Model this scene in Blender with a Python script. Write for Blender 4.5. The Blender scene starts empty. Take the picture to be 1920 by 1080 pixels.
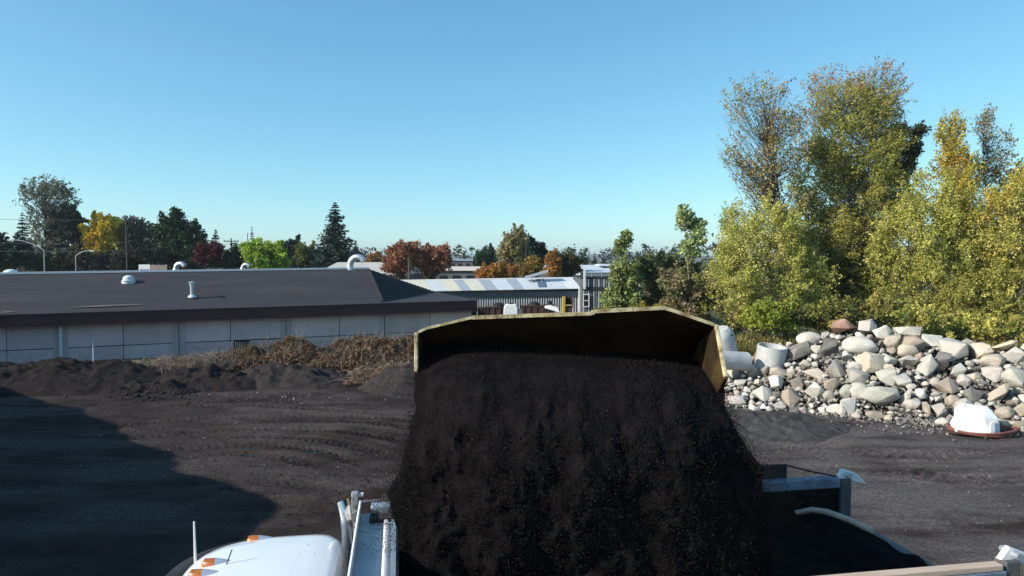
import bpy, bmesh, math, random
import numpy as np
from mathutils import Vector, Matrix, noise

random.seed(7)
rng = np.random.default_rng(11)
SC = bpy.context.scene
COL = SC.collection
R = math.radians

# ------------------------------------------------------------------ camera
H = 5.8                      # eye height of the drone
F = 1280.0                   # focal length in photo pixels (1920 wide)
PITCH = math.atan((540 - 486) / F)
cam_d = bpy.data.cameras.new('camera')
cam = bpy.data.objects.new('camera', cam_d)
COL.objects.link(cam)
cam.location = (0, 0, H)
cam.rotation_euler = (math.pi / 2 - PITCH, 0, 0)
cam_d.sensor_width = 36
cam_d.lens = 36 * F / 1920
cam_d.clip_start = 0.1
cam_d.clip_end = 20000
SC.camera = cam

# ------------------------------------------------------------------ light
SUN_EL = R(28)
TRAVEL_AZ = R(22)            # light travels to the right and a little away from the eye
travel = Vector((math.cos(TRAVEL_AZ) * math.cos(SUN_EL), math.sin(TRAVEL_AZ) * math.cos(SUN_EL), -math.sin(SUN_EL)))
sun_d = bpy.data.lights.new('sun', 'SUN')
sun_d.energy = 5.0
sun_d.angle = R(0.5)
sun_d.color = (1.0, 0.93, 0.83)
sun = bpy.data.objects.new('sun', sun_d)
sun.rotation_euler = travel.to_track_quat('-Z', 'Y').to_euler()
sun.location = (-40, -20, 40)
COL.objects.link(sun)
world = bpy.data.worlds.new('World')
SC.world = world
world.use_nodes = True
wn = world.node_tree.nodes
wl = world.node_tree.links
sky = wn.new('ShaderNodeTexSky')
sky.sky_type = 'NISHITA'
sky.sun_disc = False
sky.sun_elevation = SUN_EL
sky.sun_rotation = math.atan2(-travel.x, -travel.y)
sky.air_density = 0.8
sky.dust_density = 0.5
sky.ozone_density = 5.0
bgn = wn['Background']
tint = wn.new('ShaderNodeVectorMath')          # the camera's colour balance, even over the whole sky
tint.operation = 'MULTIPLY'
tint.inputs[1].default_value = (1.2, 1.42, 1.23)
wl.new(sky.outputs[0], tint.inputs[0])
sp_ = wn.new('ShaderNodeSeparateXYZ')
cb_ = wn.new('ShaderNodeCombineXYZ')
wl.new(tint.outputs[0], sp_.inputs[0])
for i_, (g_, ref_) in enumerate(((1.0, 3.0), (0.8, 5.13), (0.62, 5.77))):   # gentle camera tone curve per channel
    dv = wn.new('ShaderNodeMath'); dv.operation = 'DIVIDE'; dv.inputs[1].default_value = ref_
    pw = wn.new('ShaderNodeMath'); pw.operation = 'POWER'; pw.inputs[1].default_value = g_
    ml_ = wn.new('ShaderNodeMath'); ml_.operation = 'MULTIPLY'; ml_.inputs[1].default_value = ref_
    wl.new(sp_.outputs[i_], dv.inputs[0]); wl.new(dv.outputs[0], pw.inputs[0]); wl.new(pw.outputs[0], ml_.inputs[0])
    wl.new(ml_.outputs[0], cb_.inputs[i_])
wl.new(cb_.outputs[0], bgn.inputs[0])
bgn.inputs[1].default_value = 0.12
vs = SC.view_settings
vs.view_transform = 'Standard'
vs.look = 'None'
vs.gamma = 1
vs.use_curve_mapping = False
vs.exposure = 0.38
SC.cycles.use_denoising = True
SC.cycles.max_bounces = 6
SC.cycles.transparent_max_bounces = 8
SC.cycles.sample_clamp_indirect = 4


# ------------------------------------------------------------------ pixel helpers (photo pixels -> place)
def P(px, py, d):
    u, v = (px - 960) / F, -(py - 540) / F
    D = (u, math.cos(PITCH) + v * math.sin(PITCH), -math.sin(PITCH) + v * math.cos(PITCH))
    k = d / D[1]
    return Vector((D[0] * k, d, H + D[2] * k))


def G(px, py, z=0.0):
    u, v = (px - 960) / F, -(py - 540) / F
    D = (u, math.cos(PITCH) + v * math.sin(PITCH), -math.sin(PITCH) + v * math.cos(PITCH))
    k = (z - H) / D[2]
    return Vector((D[0] * k, D[1] * k, z))


# ------------------------------------------------------------------ object helpers
def tag(o, label=None, cat=None, group=None, kind=None):
    if label: o['label'] = label
    if cat: o['category'] = cat
    if group: o['group'] = group
    if kind: o['kind'] = kind
    return o


def thing(name, label, cat, loc=(0, 0, 0), rotz=0.0, group=None):
    o = bpy.data.objects.new(name, None)
    o.empty_display_size = 0.2
    COL.objects.link(o)
    o.location = loc
    o.rotation_euler = (0, 0, rotz)
    return tag(o, label, cat, group)


class MB:
    def __init__(s):
        s.v = []
        s.f = []

    def add(s, vs_, fs_):
        b = len(s.v)
        s.v.extend([tuple(p) for p in vs_])
        s.f.extend([tuple(b + i for i in f) for f in fs_])
        return s

    def box(s, c, size, m=None):
        x, y, z = (k / 2 for k in size)
        pts = [Vector((a * x, b * y, e * z)) for a in (-1, 1) for b in (-1, 1) for e in (-1, 1)]
        if m is not None: pts = [m @ p for p in pts]
        pts = [p + Vector(c) for p in pts]
        return s.add(pts, [(0, 1, 3, 2), (4, 6, 7, 5), (0, 4, 5, 1), (2, 3, 7, 6), (0, 2, 6, 4), (1, 5, 7, 3)])

    def bb(s, x0, x1, y0, y1, z0, z1):
        return s.box(((x0 + x1) / 2, (y0 + y1) / 2, (z0 + z1) / 2), (x1 - x0, y1 - y0, z1 - z0))

    def beam(s, a, b, w, h, up=(0, 0, 1)):
        a, b = Vector(a), Vector(b)
        d = (b - a).normalized()
        sd = d.cross(Vector(up))
        if sd.length < 1e-4: sd = Vector((1, 0, 0))
        sd.normalize()
        u = sd.cross(d)
        pts = []
        for p in (a, b):
            for (i, j) in ((-1, -1), (1, -1), (1, 1), (-1, 1)):
                pts.append(p + sd * (i * w / 2) + u * (j * h / 2))
        return s.add(pts, [(3, 2, 1, 0), (4, 5, 6, 7), (0, 1, 5, 4), (1, 2, 6, 5), (2, 3, 7, 6), (3, 0, 4, 7)])

    def tube(s, pts, rad, n=8, caps=True):
        pts = [Vector(p) for p in pts]
        if not hasattr(rad, '__len__'): rad = [rad] * len(pts)
        ref = Vector((0.13, 0.21, 0.97))
        rings = []
        for i, p in enumerate(pts):
            d = (pts[min(i + 1, len(pts) - 1)] - pts[max(i - 1, 0)])
            if d.length < 1e-9: d = Vector((0, 0, 1))
            d.normalize()
            a = d.cross(ref)
            if a.length < 0.15: a = d.cross(Vector((1, 0, 0)))
            a.normalize()
            b = d.cross(a)
            rings.append([p + (a * math.cos(2 * math.pi * k / n) + b * math.sin(2 * math.pi * k / n)) * rad[i] for k in range(n)])
        vs_ = [q for r_ in rings for q in r_]
        fs_ = []
        for i in range(len(pts) - 1):
            for k in range(n):
                fs_.append((i * n + k, i * n + (k + 1) % n, (i + 1) * n + (k + 1) % n, (i + 1) * n + k))
        if caps:
            fs_.append(tuple(range(n - 1, -1, -1)))
            fs_.append(tuple((len(pts) - 1) * n + k for k in range(n)))
        return s.add(vs_, fs_)

    def lathe(s, prof, n=24, c=(0, 0, 0), m=None):
        vs_ = []
        for (r_, z) in prof:
            for k in range(n):
                a = 2 * math.pi * k / n
                p = Vector((r_ * math.cos(a), r_ * math.sin(a), z))
                if m is not None: p = m @ p
                vs_.append(p + Vector(c))
        fs_ = []
        for i in range(len(prof) - 1):
            for k in range(n):
                fs_.append((i * n + k, i * n + (k + 1) % n, (i + 1) * n + (k + 1) % n, (i + 1) * n + k))
        return s.add(vs_, fs_)

    def prism(s, poly, ext):
        """poly: list of 3D points, ext: extrusion vector"""
        n = len(poly)
        a = [Vector(p) for p in poly]
        b = [p + Vector(ext) for p in a]
        fs_ = [tuple(range(n - 1, -1, -1)), tuple(range(n, 2 * n))]
        for k in range(n):
            fs_.append((k, (k + 1) % n, n + (k + 1) % n, n + k))
        return s.add(a + b, fs_)

    def quad(s, *pts):
        return s.add(pts, [tuple(range(len(pts)))])

    def build(s, name, mat, parent=None, origin=(0, 0, 0), smooth=False, bevel=0.0, sharp=35, fix=True):
        me = bpy.data.meshes.new(name)
        o3 = Vector(origin)
        me.from_pydata([tuple(Vector(p) - o3) for p in s.v], [], s.f)
        if fix:
            bm = bmesh.new()
            bm.from_mesh(me)
            bmesh.ops.recalc_face_normals(bm, faces=bm.faces)
            bm.to_mesh(me)
            bm.free()
        if smooth:
            me.shade_smooth()
            if sharp: me.set_sharp_from_angle(angle=R(sharp))
        me.update()
        o = bpy.data.objects.new(name, me)
        COL.objects.link(o)
        if mat is not None: me.materials.append(mat)
        if parent is not None: o.parent = parent
        else: o.location = origin
        if bevel:
            bv = o.modifiers.new('bevel', 'BEVEL')
            bv.width = bevel
            bv.segments = 2
            bv.limit_method = 'ANGLE'
        return o


def np_mesh(name, verts, quads, mat, parent=None, col=None, smooth=False, loc=None):
    me = bpy.data.meshes.new(name)
    verts = np.asarray(verts, dtype=np.float32)
    quads = np.asarray(quads, dtype=np.int32)
    k = quads.shape[1]
    me.vertices.add(len(verts))
    me.vertices.foreach_set('co', verts.ravel())
    me.loops.add(quads.size)
    me.loops.foreach_set('vertex_index', quads.ravel())
    me.polygons.add(len(quads))
    me.polygons.foreach_set('loop_start', np.arange(0, quads.size, k, dtype=np.int32))
    me.polygons.foreach_set('use_smooth', np.full(len(quads), smooth, dtype=bool))
    if col is not None:
        at = me.color_attributes.new('Col', 'FLOAT_COLOR', 'POINT')
        c4 = np.ones((len(verts), 4), dtype=np.float32)
        c4[:, :3] = col
        at.data.foreach_set('color', c4.ravel())
    me.update(calc_edges=True)
    if mat is not None: me.materials.append(mat)
    o = bpy.data.objects.new(name, me)
    COL.objects.link(o)
    if parent is not None: o.parent = parent
    if loc is not None: o.location = loc
    return o


# ------------------------------------------------------------------ materials
def S(r, g, b):
    f = lambda c: ((c / 255 + 0.055) / 1.055) ** 2.4 if c > 10 else c / 255 / 12.92
    return (f(r), f(g), f(b))


def mat(name, c1, c2=None, rough=0.8, metal=0.0, scale=3.0, bump=0.0, bscale=None, detail=6, spec=0.3, c3=None, stretch=None, lo=0.38, hi=0.66,
        objrand=0.0, coat=0.0, rough2=None):
    m = bpy.data.materials.new(name)
    m.use_nodes = True
    nt = m.node_tree
    N, L = nt.nodes, nt.links
    b = N['Principled BSDF']
    b.inputs['Roughness'].default_value = rough
    b.inputs['Metallic'].default_value = metal
    b.inputs['Specular IOR Level'].default_value = spec
    if coat: b.inputs['Coat Weight'].default_value = coat
    tc = N.new('ShaderNodeTexCoord')
    vec = tc.outputs['Object']
    if stretch:
        mp = N.new('ShaderNodeMapping')
        mp.inputs['Scale'].default_value = stretch
        L.new(vec, mp.inputs[0])
        vec = mp.outputs[0]
    out = None
    if c2 is None: c2 = tuple(x * 0.82 for x in c1)
    n1 = N.new('ShaderNodeTexNoise')
    n1.inputs['Scale'].default_value = scale
    n1.inputs['Detail'].default_value = detail
    n1.inputs['Roughness'].default_value = 0.62
    L.new(vec, n1.inputs['Vector'])
    r1 = N.new('ShaderNodeValToRGB')
    r1.color_ramp.elements[0].position = lo
    r1.color_ramp.elements[1].position = hi
    r1.color_ramp.elements[0].color = (*c1, 1)
    r1.color_ramp.elements[1].color = (*c2, 1)
    L.new(n1.outputs['Fac'], r1.inputs[0])
    out = r1.outputs[0]
    if c3 is not None:
        n2 = N.new('ShaderNodeTexNoise')
        n2.inputs['Scale'].default_value = scale * 0.23
        n2.inputs['Detail'].default_value = 8
        n2.inputs['Roughness'].default_value = 0.7
        L.new(vec, n2.inputs['Vector'])
        r2 = N.new('ShaderNodeValToRGB')
        r2.color_ramp.elements[0].position = 0.5
        r2.color_ramp.elements[1].position = 0.68
        L.new(n2.outputs['Fac'], r2.inputs[0])
        mx = N.new('ShaderNodeMix')
        mx.data_type = 'RGBA'
        L.new(r2.outputs[0], mx.inputs[0])
        L.new(out, mx.inputs[6])
        mx.inputs[7].default_value = (*c3, 1)
        out = mx.outputs[2]
    if objrand:
        oi = N.new('ShaderNodeObjectInfo')
        mr = N.new('ShaderNodeMapRange')
        mr.inputs[3].default_value = 1 - objrand
        mr.inputs[4].default_value = 1 + objrand
        L.new(oi.outputs['Random'], mr.inputs[0])
        vm = N.new('ShaderNodeVectorMath')
        vm.operation = 'SCALE'
        L.new(out, vm.inputs[0])
        L.new(mr.outputs[0], vm.inputs['Scale'])
        out = vm.outputs[0]
    L.new(out, b.inputs['Base Color'])
    if rough2 is not None:
        mr2 = N.new('ShaderNodeMapRange')
        mr2.inputs[3].default_value = rough
        mr2.inputs[4].default_value = rough2
        L.new(n1.outputs['Fac'], mr2.inputs[0])
        L.new(mr2.outputs[0], b.inputs['Roughness'])
    if bump:
        n3 = N.new('ShaderNodeTexNoise')
        n3.inputs['Scale'].default_value = bscale or scale * 4
        n3.inputs['Detail'].default_value = 8
        n3.inputs['Roughness'].default_value = 0.7
        L.new(vec, n3.inputs['Vector'])
        bn = N.new('ShaderNodeBump')
        bn.inputs['Strength'].default_value = min(1.0, bump)
        bn.inputs['Distance'].default_value = 0.05 * max(1, bump)
        L.new(n3.outputs['Fac'], bn.inputs['Height'])
        L.new(bn.outputs[0], b.inputs['Normal'])
    return m


def leaf_mat(name, transl=0.35, rough=0.6):
    m = bpy.data.materials.new(name)
    m.use_nodes = True
    N, L = m.node_tree.nodes, m.node_tree.links
    N.remove(N['Principled BSDF'])
    at = N.new('ShaderNodeAttribute')
    at.attribute_name = 'Col'
    d = N.new('ShaderNodeBsdfPrincipled')
    d.inputs['Roughness'].default_value = rough
    d.inputs['Specular IOR Level'].default_value = 0.25
    t = N.new('ShaderNodeBsdfTranslucent')
    mx = N.new('ShaderNodeMixShader')
    mx.inputs[0].default_value = transl
    L.new(at.outputs[0], d.inputs['Base Color'])
    L.new(at.outputs[0], t.inputs[0])
    L.new(d.outputs[0], mx.inputs[1])
    L.new(t.outputs[0], mx.inputs[2])
    L.new(mx.outputs[0], N['Material Output'].inputs[0])
    return m


def col_mat(name, rough=0.9):
    m = bpy.data.materials.new(name)
    m.use_nodes = True
    N, L = m.node_tree.nodes, m.node_tree.links
    at = N.new('ShaderNodeAttribute')
    at.attribute_name = 'Col'
    b = N['Principled BSDF']
    b.inputs['Roughness'].default_value = rough
    b.inputs['Specular IOR Level'].default_value = 0.2
    L.new(at.outputs[0], b.inputs['Base Color'])
    return m


LEAF = leaf_mat('leaf')
NEEDLE = leaf_mat('needle', 0.12, 0.8)
CRUMB = col_mat('soil_crumb', 0.95)
M = dict(
    soil=mat('compost_soil', (0.0072, 0.0062, 0.0065), (0.0145, 0.0125, 0.013), rough=0.95, scale=5, bump=0.7, bscale=22, spec=0.02),
    heap=mat('heap_soil', (0.021, 0.0175, 0.017), (0.036, 0.030, 0.029), rough=0.95, scale=2.5, bump=1.0, bscale=14, spec=0.02),
    gravelheap=mat('grey_gravel', (0.058, 0.053, 0.053), (0.092, 0.085, 0.083), rough=0.95, scale=4, bump=1.0, bscale=16, spec=0.02),
    berm=mat('berm_gravel', (0.034, 0.029, 0.028), (0.056, 0.048, 0.046), rough=0.95, scale=4, bump=1.0, bscale=16, spec=0.02),
    barepatch=mat('bare_patch', (0.16, 0.13, 0.12), (0.10, 0.085, 0.082), rough=0.95, scale=3),
    pilecore=mat('rubble_core', (0.035, 0.029, 0.024), (0.08, 0.07, 0.06), rough=0.95, scale=3, bump=1.0, bscale=9, spec=0.15),
    panel=mat('concrete_panel', (0.66, 0.50, 0.49), (0.54, 0.42, 0.42), rough=0.85, scale=0.9, bump=0.15, bscale=20, c3=(0.72, 0.55, 0.53), objrand=0.10),
    pilaster=mat('concrete_pilaster', (0.52, 0.42, 0.42), (0.44, 0.36, 0.36), rough=0.85, scale=1.2, bump=0.15, bscale=20),
    joint=mat('dark_joint', (0.035, 0.035, 0.04), rough=0.9),
    fascia=mat('maroon_fascia', (0.085, 0.034, 0.037), (0.06, 0.026, 0.03), rough=0.75, scale=0.5, stretch=(1, 1, 4)),
    shingle=mat('dark_shingle', (0.048, 0.046, 0.054), (0.036, 0.035, 0.042), rough=0.92, scale=1.1, c3=(0.060, 0.055, 0.056), bump=0.6, bscale=5, spec=0.15, detail=9, stretch=(.35, .35, 9)),
    ribbed=mat('ribbed_roof', (0.075, 0.072, 0.08), (0.095, 0.092, 0.10), rough=0.9, scale=0.8),
    whitemetal=mat('white_metal', (0.74, 0.75, 0.76), (0.62, 0.63, 0.64), rough=0.5, scale=4),
    galv=mat('galvanised', (0.62, 0.64, 0.66), (0.42, 0.44, 0.46), rough=0.38, metal=0.75, scale=7, rough2=0.55),
    domeplastic=mat('dome_plastic', (0.72, 0.75, 0.75), (0.58, 0.62, 0.63), rough=0.35, scale=6),
    glassdark=mat('dark_glass', (0.012, 0.014, 0.018), (0.02, 0.022, 0.026), rough=0.12, spec=0.6),
    whitepaint=mat('white_truck_paint', (0.78, 0.79, 0.80), (0.74, 0.75, 0.755), rough=0.28, scale=2, coat=0.5, spec=0.5),
    rubber=mat('black_rubber', (0.018, 0.018, 0.019), (0.028, 0.027, 0.026), rough=0.85, scale=8, bump=0.3),
    visor=mat('dark_visor', (0.030, 0.031, 0.035), (0.045, 0.046, 0.05), rough=0.75, spec=.1, scale=6),
    chrome=mat('chrome', (0.82, 0.82, 0.82), (0.66, 0.66, 0.66), rough=0.14, metal=1.0, scale=9, rough2=0.34),
    steel=mat('worn_steel', (0.20, 0.20, 0.21), (0.11, 0.10, 0.10), rough=0.55, metal=0.35, scale=6, bump=0.2),
    boxpaint=mat('box_paint', (0.17, 0.22, 0.29), (0.09, 0.11, 0.14), rough=0.5, scale=4, c3=(0.05, 0.045, 0.042), spec=0.4),
    boxinner=mat('box_inner', (0.030, 0.026, 0.025), (0.05, 0.044, 0.04), rough=0.8, scale=4, bump=0.3),
    linerdark=mat('dark_liner', (0.014, 0.011, 0.010), (0.022, 0.017, 0.015), rough=.95, scale=5, bump=.5, spec=.03),
    boxdark=mat('scraped_rail', (0.10, 0.105, 0.12), (0.06, 0.058, 0.06), rough=0.6, scale=5, c3=(0.16, 0.13, 0.11), bump=.2),
    trayblue=mat('tray_paint', (0.50, 0.57, 0.62), (0.42, 0.48, 0.53), rough=0.55, scale=5, c3=(0.54, 0.58, 0.56)),
    tan=mat('tan_board', (0.56, 0.43, 0.33), (0.44, 0.33, 0.25), rough=0.8, scale=3, stretch=(0.3, 3, 3), bump=0.2),
    amber=mat('amber_lens', (0.46, 0.15, 0.03), (0.36, 0.11, 0.025), rough=0.2, spec=0.6, scale=18),
    clearlens=mat('grey_lens', (0.42, 0.46, 0.55), (0.34, 0.38, 0.46), rough=0.15, spec=0.6),
    yellow=mat('worn_yellow', (0.50, 0.33, 0.055), (0.36, 0.25, 0.07), rough=0.6, scale=3, c3=(0.16, 0.11, 0.06), bump=0.2, lo=0.3, hi=0.7),
    yellowrim=mat('scuffed_rim', (0.58, 0.50, 0.30), (0.22, 0.15, 0.07), rough=0.7, scale=7, bump=0.4, c3=(0.45, 0.30, 0.08), lo=.42, hi=.62),
    bucketin=mat('bucket_inside', (0.042, 0.021, 0.008), (0.018, 0.011, 0.007), rough=0.9, scale=2, spec=.05, c3=(0.009, 0.007, 0.006), bump=0.3),
    mudshade=mat('muddy_shaded_plate', (0.036, 0.025, 0.012), (0.02, 0.015, 0.01), rough=0.9, scale=4, spec=.05, c3=(0.12, 0.08, 0.025), bump=0.4),  # mud colour, darkened further to stand for the shade inside the bucket
    tarp=mat('tarp_mesh', (0.035, 0.033, 0.033), (0.06, 0.056, 0.054), rough=0.9, scale=20, bump=0.4),
    concrete=mat('pipe_concrete', (0.50, 0.50, 0.49), (0.40, 0.40, 0.39), rough=0.85, scale=3, bump=0.2, c3=(0.33, 0.33, 0.33)),
    tote=mat('white_plastic', (0.80, 0.81, 0.80), (0.70, 0.71, 0.70), rough=0.5, scale=2, bump=0.1),
    hose=mat('red_hose', (0.17, 0.055, 0.045), (0.24, 0.10, 0.08), rough=0.6, scale=7),
    rust=mat('rusty_steel', (0.055, 0.030, 0.026), (0.09, 0.05, 0.04), rough=0.85, scale=4, bump=0.3),
    black=mat('black_cover', (0.014, 0.014, 0.016), (0.022, 0.022, 0.024), rough=0.7, scale=4),
    cream=mat('cream_sheet', (0.66, 0.60, 0.47), (0.58, 0.53, 0.42), rough=0.55, scale=1.3),
    greyblue=mat('weathered_sheet', (0.36, 0.39, 0.42), (0.30, 0.33, 0.36), rough=0.5, scale=1.3),
    palesheet=mat('pale_sheet', (0.60, 0.62, 0.62), (0.50, 0.53, 0.55), rough=0.5, scale=1.0),
    blueblack=mat('blue_shadow_sheet', (0.10, 0.14, 0.20), (0.08, 0.11, 0.16), rough=0.5, scale=1.3),
    slatwhite=mat('pale_slat', (0.50, 0.51, 0.53), (0.40, 0.41, 0.43), rough=0.6, scale=5),
    slatdark=mat('dark_wall', (0.09, 0.095, 0.11), (0.07, 0.075, 0.085), rough=0.8, scale=2),
    bandblue=mat('slate_band', (0.15, 0.17, 0.20), (0.12, 0.135, 0.16), rough=0.7, scale=1),
    beige=mat('beige_roof', (0.50, 0.47, 0.42), (0.42, 0.39, 0.35), rough=0.8, scale=0.5),
    pinkroof=mat('pinkish_roof', (0.64, 0.54, 0.46), (0.56, 0.48, 0.42), rough=0.8, scale=0.5),
    greywall=mat('far_wall', (0.16, 0.15, 0.15), (0.12, 0.115, 0.115), rough=0.9, scale=0.7),
    houseroof=mat('house_roof', (0.10, 0.10, 0.105), (0.08, 0.08, 0.085), rough=0.9, scale=1.0),
    paleroof=mat('pale_far_roof', (0.58, 0.61, 0.64), (0.50, 0.53, 0.56), rough=0.6, scale=0.6),
    wood=mat('pole_wood', (0.075, 0.062, 0.052), (0.05, 0.042, 0.036), rough=0.9, scale=4),
    greypole=mat('grey_pole', (0.38, 0.40, 0.41), (0.30, 0.32, 0.33), rough=0.5, metal=0.3, scale=4),
    wire=mat('wire', (0.10, 0.11, 0.12), rough=0.7),
    signblue=mat('sign_violet', (0.12, 0.11, 0.42), (0.10, 0.09, 0.36), rough=0.5),
    signbrown=mat('sign_brown', (0.28, 0.22, 0.19), (0.22, 0.17, 0.15), rough=0.6),
    bark=mat('pale_bark', (0.22, 0.20, 0.16), (0.34, 0.31, 0.26), rough=0.9, scale=5, bump=0.3),
    darkbark=mat('dark_bark', (0.055, 0.045, 0.038), (0.085, 0.07, 0.06), rough=0.95, scale=5, bump=0.3),
    twig=mat('dry_twig', (0.17, 0.125, 0.095), (0.26, 0.21, 0.17), rough=0.9, scale=3),
    hill=mat('far_hill', (0.045, 0.065, 0.05), (0.07, 0.085, 0.06), rough=1.0, scale=0.01),
    debris=mat('green_debris', (0.05, 0.055, 0.03), (0.10, 0.09, 0.05), rough=0.95, scale=10),
)

# ================================================================== SETTING: ground, hills
def fbm(x, y, seed=0, octaves=4, f0=1.0):
    """cheap value-noise fbm on numpy arrays"""
    out = np.zeros_like(x)
    amp, f = 1.0, f0
    for o in range(octaves):
        r_ = np.random.default_rng(seed * 97 + o)
        tab = r_.random((256, 256))
        xs, ys = x * f + 37.1 * o, y * f + 11.7 * o
        xi, yi = np.floor(xs).astype(int), np.floor(ys).astype(int)
        u, v = xs - xi, ys - yi
        u, v = u * u * (3 - 2 * u), v * v * (3 - 2 * v)
        g = lambda a, b: tab[a & 255, b & 255]
        out += amp * ((g(xi, yi) * (1 - u) + g(xi + 1, yi) * u) * (1 - v) + (g(xi, yi + 1) * (1 - u) + g(xi + 1, yi + 1) * u) * v - 0.5)
        amp *= 0.5
        f *= 2.03
    return out


def axis(segs):
    a = []
    for (x0, x1, st) in segs:
        a.append(np.arange(x0, x1 - 1e-6, st))
    a.append(np.array([segs[-1][1]]))
    return np.concatenate(a)


gx = axis([(-6000, -400, 700), (-400, -60, 34), (-60, -24, 2), (-24, -17, 0.3), (-17, 0, 0.075), (0, 24, 0.14), (24, 60, 2), (60, 400, 34), (400, 6000, 700)])
gy = axis([(-300, -20, 40), (-20, 8, 1.4), (8, 14, 0.25), (14, 28, 0.075), (28, 36, 0.16), (36, 60, 1.2), (60, 200, 14), (200, 900, 70), (900, 7000, 600)])
XX, YY = np.meshgrid(gx, gy, indexing='ij')
near = np.clip(1 - np.maximum(np.abs(XX) - 22, 0) / 8, 0, 1) * np.clip(1 - np.maximum(np.abs(YY - 22) - 15, 0) / 6, 0, 1)
ZZ = near * (0.10 * fbm(XX, YY, 1, 3, 0.22) + 0.045 * fbm(XX, YY, 2, 4, 1.3) + 0.02 * fbm(XX, YY, 3, 2, 6.0))


def track(pix, width=0.42, depth=0.07, period=0.34, strength=1.0, skew=0.9):
    """a tyre track pressed into the ground through photo points, with lug marks"""
    global ZZ
    pts = np.array([[G(*p).x, G(*p).y] for p in pix])
    t = np.linspace(0, 1, len(pts))
    tt = np.linspace(0, 1, 240)
    k = min(3, len(pts) - 1)
    cx, cy = np.poly1d(np.polyfit(t, pts[:, 0], k))(tt), np.poly1d(np.polyfit(t, pts[:, 1], k))(tt)
    s = np.concatenate([[0], np.cumsum(np.hypot(np.diff(cx), np.diff(cy)))])
    m = (XX > cx.min() - 1) & (XX < cx.max() + 1) & (YY > cy.min() - 1) & (YY < cy.max() + 1)
    qx, qy = XX[m], YY[m]
    order = np.argsort(cx)
    yi = np.interp(qx, cx[order], cy[order])
    si = np.interp(qx, cx[order], s[order])
    sl = np.interp(qx, cx[order], np.gradient(cy, cx)[order])
    dist = (qy - yi) / np.sqrt(1 + sl * sl)
    inside = np.clip((width - np.abs(dist)) / 0.09, 0, 1)
    ends = np.clip((si - s.min()) / 1.5, 0, 1) * np.clip((s.max() - si) / 1.5, 0, 1)
    patch = np.clip(0.75 + 1.1 * fbm(qx, qy, 9, 2, 0.5), 0.15, 1)
    ph = (si + skew * np.abs(dist)) / period
    lug = np.clip(np.sin(2 * np.pi * ph) * 2.2, -1, 1)
    berm = np.exp(-((np.abs(dist) - width - 0.10) / 0.09) ** 2)
    ZZ[m] += ends * (inside * (-depth * 0.6 + patch * strength * depth * 1.0 * lug) + 0.05 * berm * patch)


track([(150, 806), (380, 788), (560, 778), (720, 787), (800, 798)], 0.26, 0.06, .24)
track([(160, 816), (380, 799), (560, 788), (720, 800), (800, 814)], 0.26, 0.07, .24, skew=-.9)
track([(200, 829), (400, 811), (560, 803), (700, 822), (790, 842)], 0.26, 0.07, .24)
track([(230, 842), (420, 823), (560, 822), (680, 842), (760, 862)], 0.28, 0.08, .26, skew=-0.9)
track([(300, 850), (440, 836), (560, 842), (660, 862), (730, 880)], 0.28, 0.07, .26)
track([(340, 862), (450, 852), (560, 864), (650, 884)], 0.26, 0.06, .24, skew=-.9)
track([(250, 770), (450, 762), (620, 770), (780, 780)], 0.3, 0.05, .26)
track([(420, 905), (560, 905), (700, 925)], 0.32, 0.05, .26)
track([(1420, 850), (1560, 842), (1700, 852), (1900, 842)], 0.45, 0.06)
track([(1440, 885), (1600, 880), (1760, 893), (1915, 900)], 0.45, 0.06, skew=-0.9)
# dragged ridge beside the truck
rdg = np.exp(-((YY - np.interp(XX, [-9, -6, -4, -1.5], [16.4, 16.2, 16.3, 16.6])) / 0.22) ** 2) * np.clip((XX + 9) / 2, 0, 1) * np.clip((0 - XX) / 1, 0, 1)
ZZ += rdg * (0.16 + 0.18 * fbm(XX, YY, 5, 3, 1.6))
nx, ny = len(gx), len(gy)
idx = np.arange(nx * ny).reshape(nx, ny)
q = np.stack([idx[:-1, :-1], idx[1:, :-1], idx[1:, 1:], idx[:-1, 1:]], -1).reshape(-1, 4)


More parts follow.
